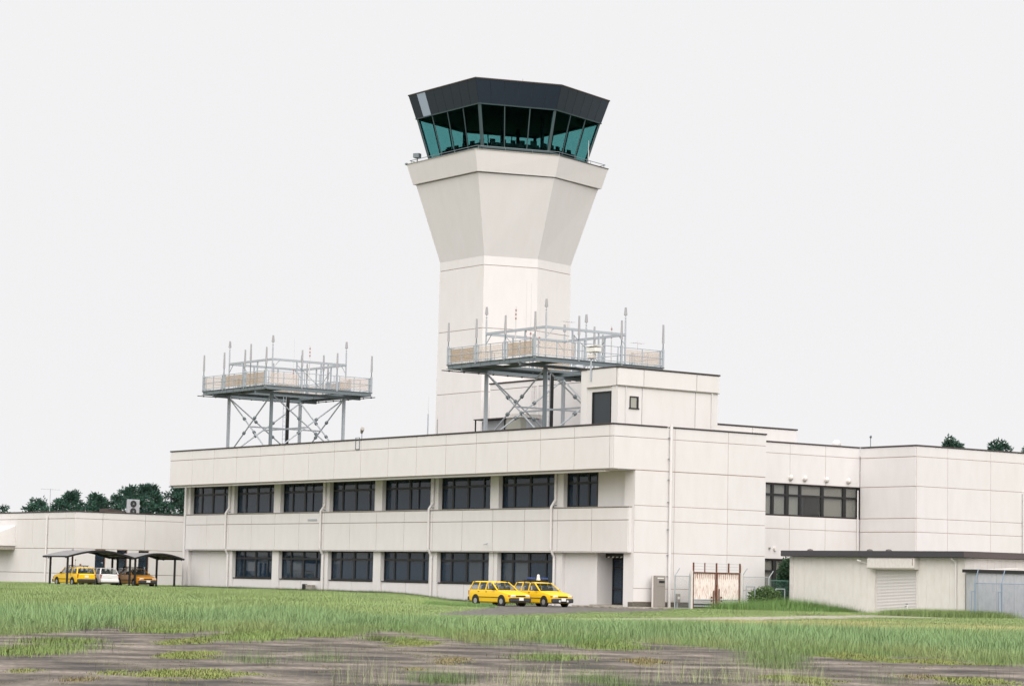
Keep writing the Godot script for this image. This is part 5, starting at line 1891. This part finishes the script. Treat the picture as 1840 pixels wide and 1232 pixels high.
func scatter(called: String, label: String, mesh_: Mesh, list: Array):
	var mm := MultiMesh.new()
	mm.transform_format = MultiMesh.TRANSFORM_3D
	mm.use_colors = true
	mm.mesh = mesh_
	mm.instance_count = list.size()
	for i in list.size():
		mm.set_instance_transform(i, list[i][0])
		mm.set_instance_color(i, list[i][1])
	var o := MultiMeshInstance3D.new()
	o.multimesh = mm
	o.material_override = M.grass_blade
	o.name = numbered(called)
	add_child(o)
	tag(o, label, "grass")
	stuff(o)


func in_poly(poly: Array, d: float, s: float) -> bool:
	var p := PackedVector2Array()
	for q in poly: p.append(Vector2(q[0], q[1]))
	return Geometry2D.is_point_in_polygon(Vector2(d, s), p)


const PATCH := [[46.4, -9.22, 4.2, 0.6, 1], [47.5, -8.69, 1.2, 0.3, 2], [46.2, -6.15, 2.5, 0.75, 0], [37.6, -5.06, 2.3, 1.25, 0], [55.7, -7.4, 3.4, 0.6, 0], [60.3, -6.44, 6.0, 0.8, 1], [43.2, -4.5, 0.7, 0.26, 2], [44.8, -3.45, 0.9, 0.4, 2], [57.5, -2.24, 3.2, 0.85, 0], [60.8, -2.9, 2.0, 0.4, 1], [41.8, -1.6, 0.6, 0.2, 4], [36.5, -1.0, 1.0, 0.42, 2], [49.0, 1.05, 2.0, 0.55, 1], [47.3, 0.75, 0.6, 0.16, 2], [59.1, 2.42, 4.3, 0.55, 1], [47.0, 5.3, 3.0, 0.42, 2], [51.0, 5.75, 3.0, 0.5, 2], [38.5, 2.75, 0.9, 0.2, 3], [39.0, 3.6, 1.4, 0.45, 3], [55.6, 7.98, 4.5, 1.3, 0], [40.0, 6.3, 1.2, 0.3, 2], [41.6, 8.19, 1.8, 1.1, 0], [40.4, 5.1, 2.2, 0.7, 0], [37.2, -7.52, 1.2, 0.2, 0], [34.8, -6.18, 1.2, 0.25, 4], [35.5, -2.19, 1.4, 0.5, 3], [36.6, 0.23, 1.2, 0.4, 3], [37.0, 1.55, 1.2, 0.6, 2], [39.0, 4.6, 1.6, 0.5, 3], [52.6, -9.9, 2.6, 0.5, 1], [64.5, -9.4, 3.0, 0.8, 1], [63.5, -5.0, 2.2, 0.5, 1], [52.0, 9.4, 1.6, 1.4, 0], [48.0, 2.9, 2.5, 0.6, 4], [45.5, -1.0, 3.0, 0.5, 4], [43.0, 7.4, 1.6, 0.5, 4]]


func grass():
	var r := RandomNumberGenerator.new()
	r.seed = 77
	var f := FastNoiseLite.new()
	f.seed = 11
	f.frequency = 0.07
	var tall := []
	var lawn := []
	var wisp := []
	var low := []
	var put := func(list: Array, d: float, s: float, size: float, high: float, c: Color):
		var b := Basis(Vector3.UP, r.randf() * TAU).scaled(Vector3(size, size * high, size))
		list.append([Transform3D(b, spot(d, s)), c])
	# the uncut belt between the old tarmac and the path, then the mown lawn
	for k in 90000:
		var d := sqrt(r.randf_range(50.0 * 50.0, 205.0 * 205.0))
		var s := r.randf_range(-0.245, 0.245) * d
		var edge := tarmac_edge(s) - 1.0
		if d < edge - 5.0: continue
		var over := d - edge + 6.0 * f.get_noise_2d(d * 2.2, s * 14.0 + 40.0) + 3.0 * f.get_noise_2d(d * 5.0, s * 40.0)
		if r.randf() > smoothstep(-0.5, 3.0, over): continue
		if in_poly(LOT, d, s): continue
		var p := spot(d, s)
		if p.x > -0.5 and p.z > -57.5 and p.z < 0.3: continue
		if p.x > 9.9 and p.z < 18.0: continue
		if p.x > -1.6 and p.x < 4.2 and p.z > -4.4 and p.z < 1.6: continue
		if p.z < -69.5 and p.x > -3.8: continue
		if p.z < -54.9 and p.z > -60.0 and p.x > -11.6 and p.x < -0.6: continue
		# path
		var on_path := false
		for i in PATH_FAR.size() - 1:
			if s >= PATH_NEAR[i][1] and s <= PATH_FAR[i + 1][1]:
				var u := clampf((s - PATH_NEAR[i][1]) / (PATH_NEAR[i + 1][1] - PATH_NEAR[i][1]), 0, 1)
				var v := clampf((s - PATH_FAR[i][1]) / (PATH_FAR[i + 1][1] - PATH_FAR[i][1]), 0, 1)
				if d > lerpf(PATH_NEAR[i][0], PATH_NEAR[i + 1][0], u) and d < lerpf(PATH_FAR[i][0], PATH_FAR[i + 1][0], v): on_path = true
		if on_path and r.randf() > 0.03: continue
		var n := f.get_noise_2d(d * 1.3, s * 4.0)
		var m := f.get_noise_2d(d * 0.7 + 90.0, s * 2.0)
		var belt := 1.0 - smoothstep(84.0, 104.0, d + 10.0 * m)
		var dry := smoothstep(5.5, 9.0, s) * smoothstep(78.0, 88.0, d) * (1.0 - smoothstep(104.0, 116.0, d)) * clampf(0.7 + n, 0, 1)
		var q := r.randf_range(0.85, 1.15) * (1.0 + 0.22 * n)
		var c := Color(0.190, 0.300, 0.135).lerp(Color(0.245, 0.330, 0.130), clampf(1.0 - belt + m * 0.6, 0, 1))
		c = c.lerp(Color(0.46, 0.40, 0.19), dry * r.randf_range(0.5, 1.0))
		c = Color(c.r * q, c.g * q, c.b * q)
		if belt > r.randf():
			var near_edge := smoothstep(0.0, 9.0, over)
			var by_path := 1.0 - 0.72 * smoothstep(76.0, 91.0, d) * smoothstep(-8.0, -4.5, s)
			c = c.lerp(Color(0.26, 0.285, 0.12), (1.0 - near_edge) * r.randf_range(0.1, 0.7))
			put.call(tall, d, s, r.randf_range(0.75, 1.2), (0.35 + 0.65 * near_edge) * (0.95 + 0.6 * n) * by_path * r.randf_range(0.75, 1.2), c)
		else:
			put.call(lawn, d, s, r.randf_range(0.8, 1.3), (0.85 + 0.6 * m) * (1.0 - 0.45 * smoothstep(88.0, 94.0, d) * (1.0 - smoothstep(128.0, 136.0, d)) * smoothstep(-8.0, -4.5, s)), c)
	# thicker growth at the shed foot, along the fence and under the long front
	for k in 2600:
		var x := r.randf_range(4.6, 9.9)
		var z := r.randf_range(2.4, 9.4)
		if z > 3.4 and x < 8.6 - (9.4 - z) * 0.25 and r.randf() < 0.75: continue
		var q := place(Vector3(x, 0, z))
		var c := Color(0.14, 0.25, 0.075) * r.randf_range(0.75, 1.3)
		put.call(tall, q.x, q.y, r.randf_range(0.8, 1.2), r.randf_range(0.7, 1.9) * (1.0 - smoothstep(6.5, 9.4, z) * 0.5) * (1.0 + 0.9 * f.get_noise_2d(x * 9.0, z * 9.0)), c)
	for k in 1600:
		var q := place(Vector3(r.randf_range(6.5, 10.0), 0, r.randf_range(15.0, 21.4)))
		put.call(tall, q.x, q.y, r.randf_range(0.8, 1.2), r.randf_range(0.6, 1.2), Color(0.19, 0.27, 0.10) * r.randf_range(0.75, 1.3))
	for k in 900:
		var q := place(Vector3(r.randf_range(-0.75, -0.02), 0, r.randf_range(-57.0, -9.5)))
		put.call(lawn, q.x, q.y, r.randf_range(0.7, 1.2), r.randf_range(0.8, 2.2), Color(0.075, 0.13, 0.045) * r.randf_range(0.7, 1.2))
	# a fringe in front of the nearer parked car
	for k in 900:
		var q := Vector2(r.randf_range(133.0, 139.0), r.randf_range(-4.6, -1.0))
		put.call(tall, q.x, q.y, r.randf_range(0.4, 0.6), r.randf_range(0.7, 1.2), Color(0.16, 0.28, 0.09) * r.randf_range(0.8, 1.2))
	# growth through the old tarmac
	for e in PATCH:
		var area: float = e[2] * e[3]
		var many := int(area * [300, 110, 70, 30, 80][e[4]]) + 12
		for k in many:
			var an := r.randf() * TAU
			var ra := sqrt(r.randf())
			var d: float = e[0] + cos(an) * ra * e[2]
			var s: float = e[1] + sin(an) * ra * e[3] * (0.8 + 0.5 * f.get_noise_2d(d * 6.0, e[1] * 9.0))
			var gap := f.get_noise_2d(d * 5.0 + 300.0, s * 30.0) + 0.5 * f.get_noise_2d(d * 14.0, s * 90.0)
			if gap < ra * 0.75 - 0.42: continue
			if r.randf() < ra * 0.3: continue
			match e[4]:
				0: put.call(low, d, s, r.randf_range(0.5, 1.4), r.randf_range(0.4, 1.5) * (1.25 - 0.6 * ra), Color(0.215, 0.265, 0.075).lerp(Color(0.24, 0.22, 0.11), clampf(0.3 - gap, 0, 0.8)) * r.randf_range(0.75, 1.2))
				1: put.call(lawn, d, s, r.randf_range(0.6, 1.1), r.randf_range(0.6, 1.4), Color(0.17, 0.24, 0.07) * r.randf_range(0.75, 1.2))
				2: put.call(tall, d, s, r.randf_range(0.35, 0.6), r.randf_range(0.8, 1.8), Color(0.14, 0.215, 0.075) * r.randf_range(0.75, 1.2))
				3: put.call(wisp, d, s, r.randf_range(0.8, 1.2), r.randf_range(0.6, 1.1), Color(0.30, 0.35, 0.17) * r.randf_range(0.75, 1.2))
				4: put.call(low, d, s, r.randf_range(0.6, 1.2), r.randf_range(0.5, 1.5), Color(0.25, 0.215, 0.10) * r.randf_range(0.7, 1.2))
	# clumps where the belt breaks out onto the tarmac
	for k in 150:
		var s0 := r.randf_range(-16.0, 16.0)
		var d0 := tarmac_edge(s0) - r.randf_range(-2.0, 7.0) * r.randf()
		var many := r.randi_range(6, 40)
		var high := r.randf_range(0.35, 1.0)
		var tone := Color(0.15, 0.27, 0.09).lerp(Color(0.25, 0.29, 0.12), r.randf())
		for j in many:
			put.call(tall, d0 + r.randfn() * 1.1, s0 + r.randfn() * 0.2, r.randf_range(0.35, 0.6), 1.7 * high * r.randf_range(0.5, 1.1), tone * r.randf_range(0.75, 1.2))
	# odd weeds anywhere on it
	for k in 2600:
		var d := sqrt(r.randf_range(30.0 * 30.0, 66.0 * 66.0))
		var s := r.randf_range(-0.245, 0.245) * d
		if d > tarmac_edge(s) + 1.0: continue
		if f.get_noise_2d(d * 2.2, s * 9.0) < 0.02: continue
		put.call(low if r.randf() < 0.9 else wisp, d, s, r.randf_range(0.25, 0.9), r.randf_range(0.3, 1.1), Color(0.20, 0.225, 0.09).lerp(Color(0.24, 0.19, 0.11), r.randf() * 0.8) * r.randf_range(0.6, 1.1))
	scatter("tall_grass", "tall soft uncut grass between the old tarmac and the path", tuft(60, 0.44, 1.0, 1.1, 0.003, 1), tall)
	scatter("lawn_grass", "short bright lawn grass in front of the buildings", tuft(52, 0.15, 0.9, 1.1, 0.0042, 2), lawn)
	scatter("low_weeds", "low yellow-green weeds growing through the old tarmac", tuft(44, 0.05, 0.28, 1.3, 0.0042, 3), low)
	scatter("wispy_grass", "thin wispy grass stalks in the tarmac foreground", tuft(20, 0.5, 0.7, 1.0, 0.0018, 4), wisp)
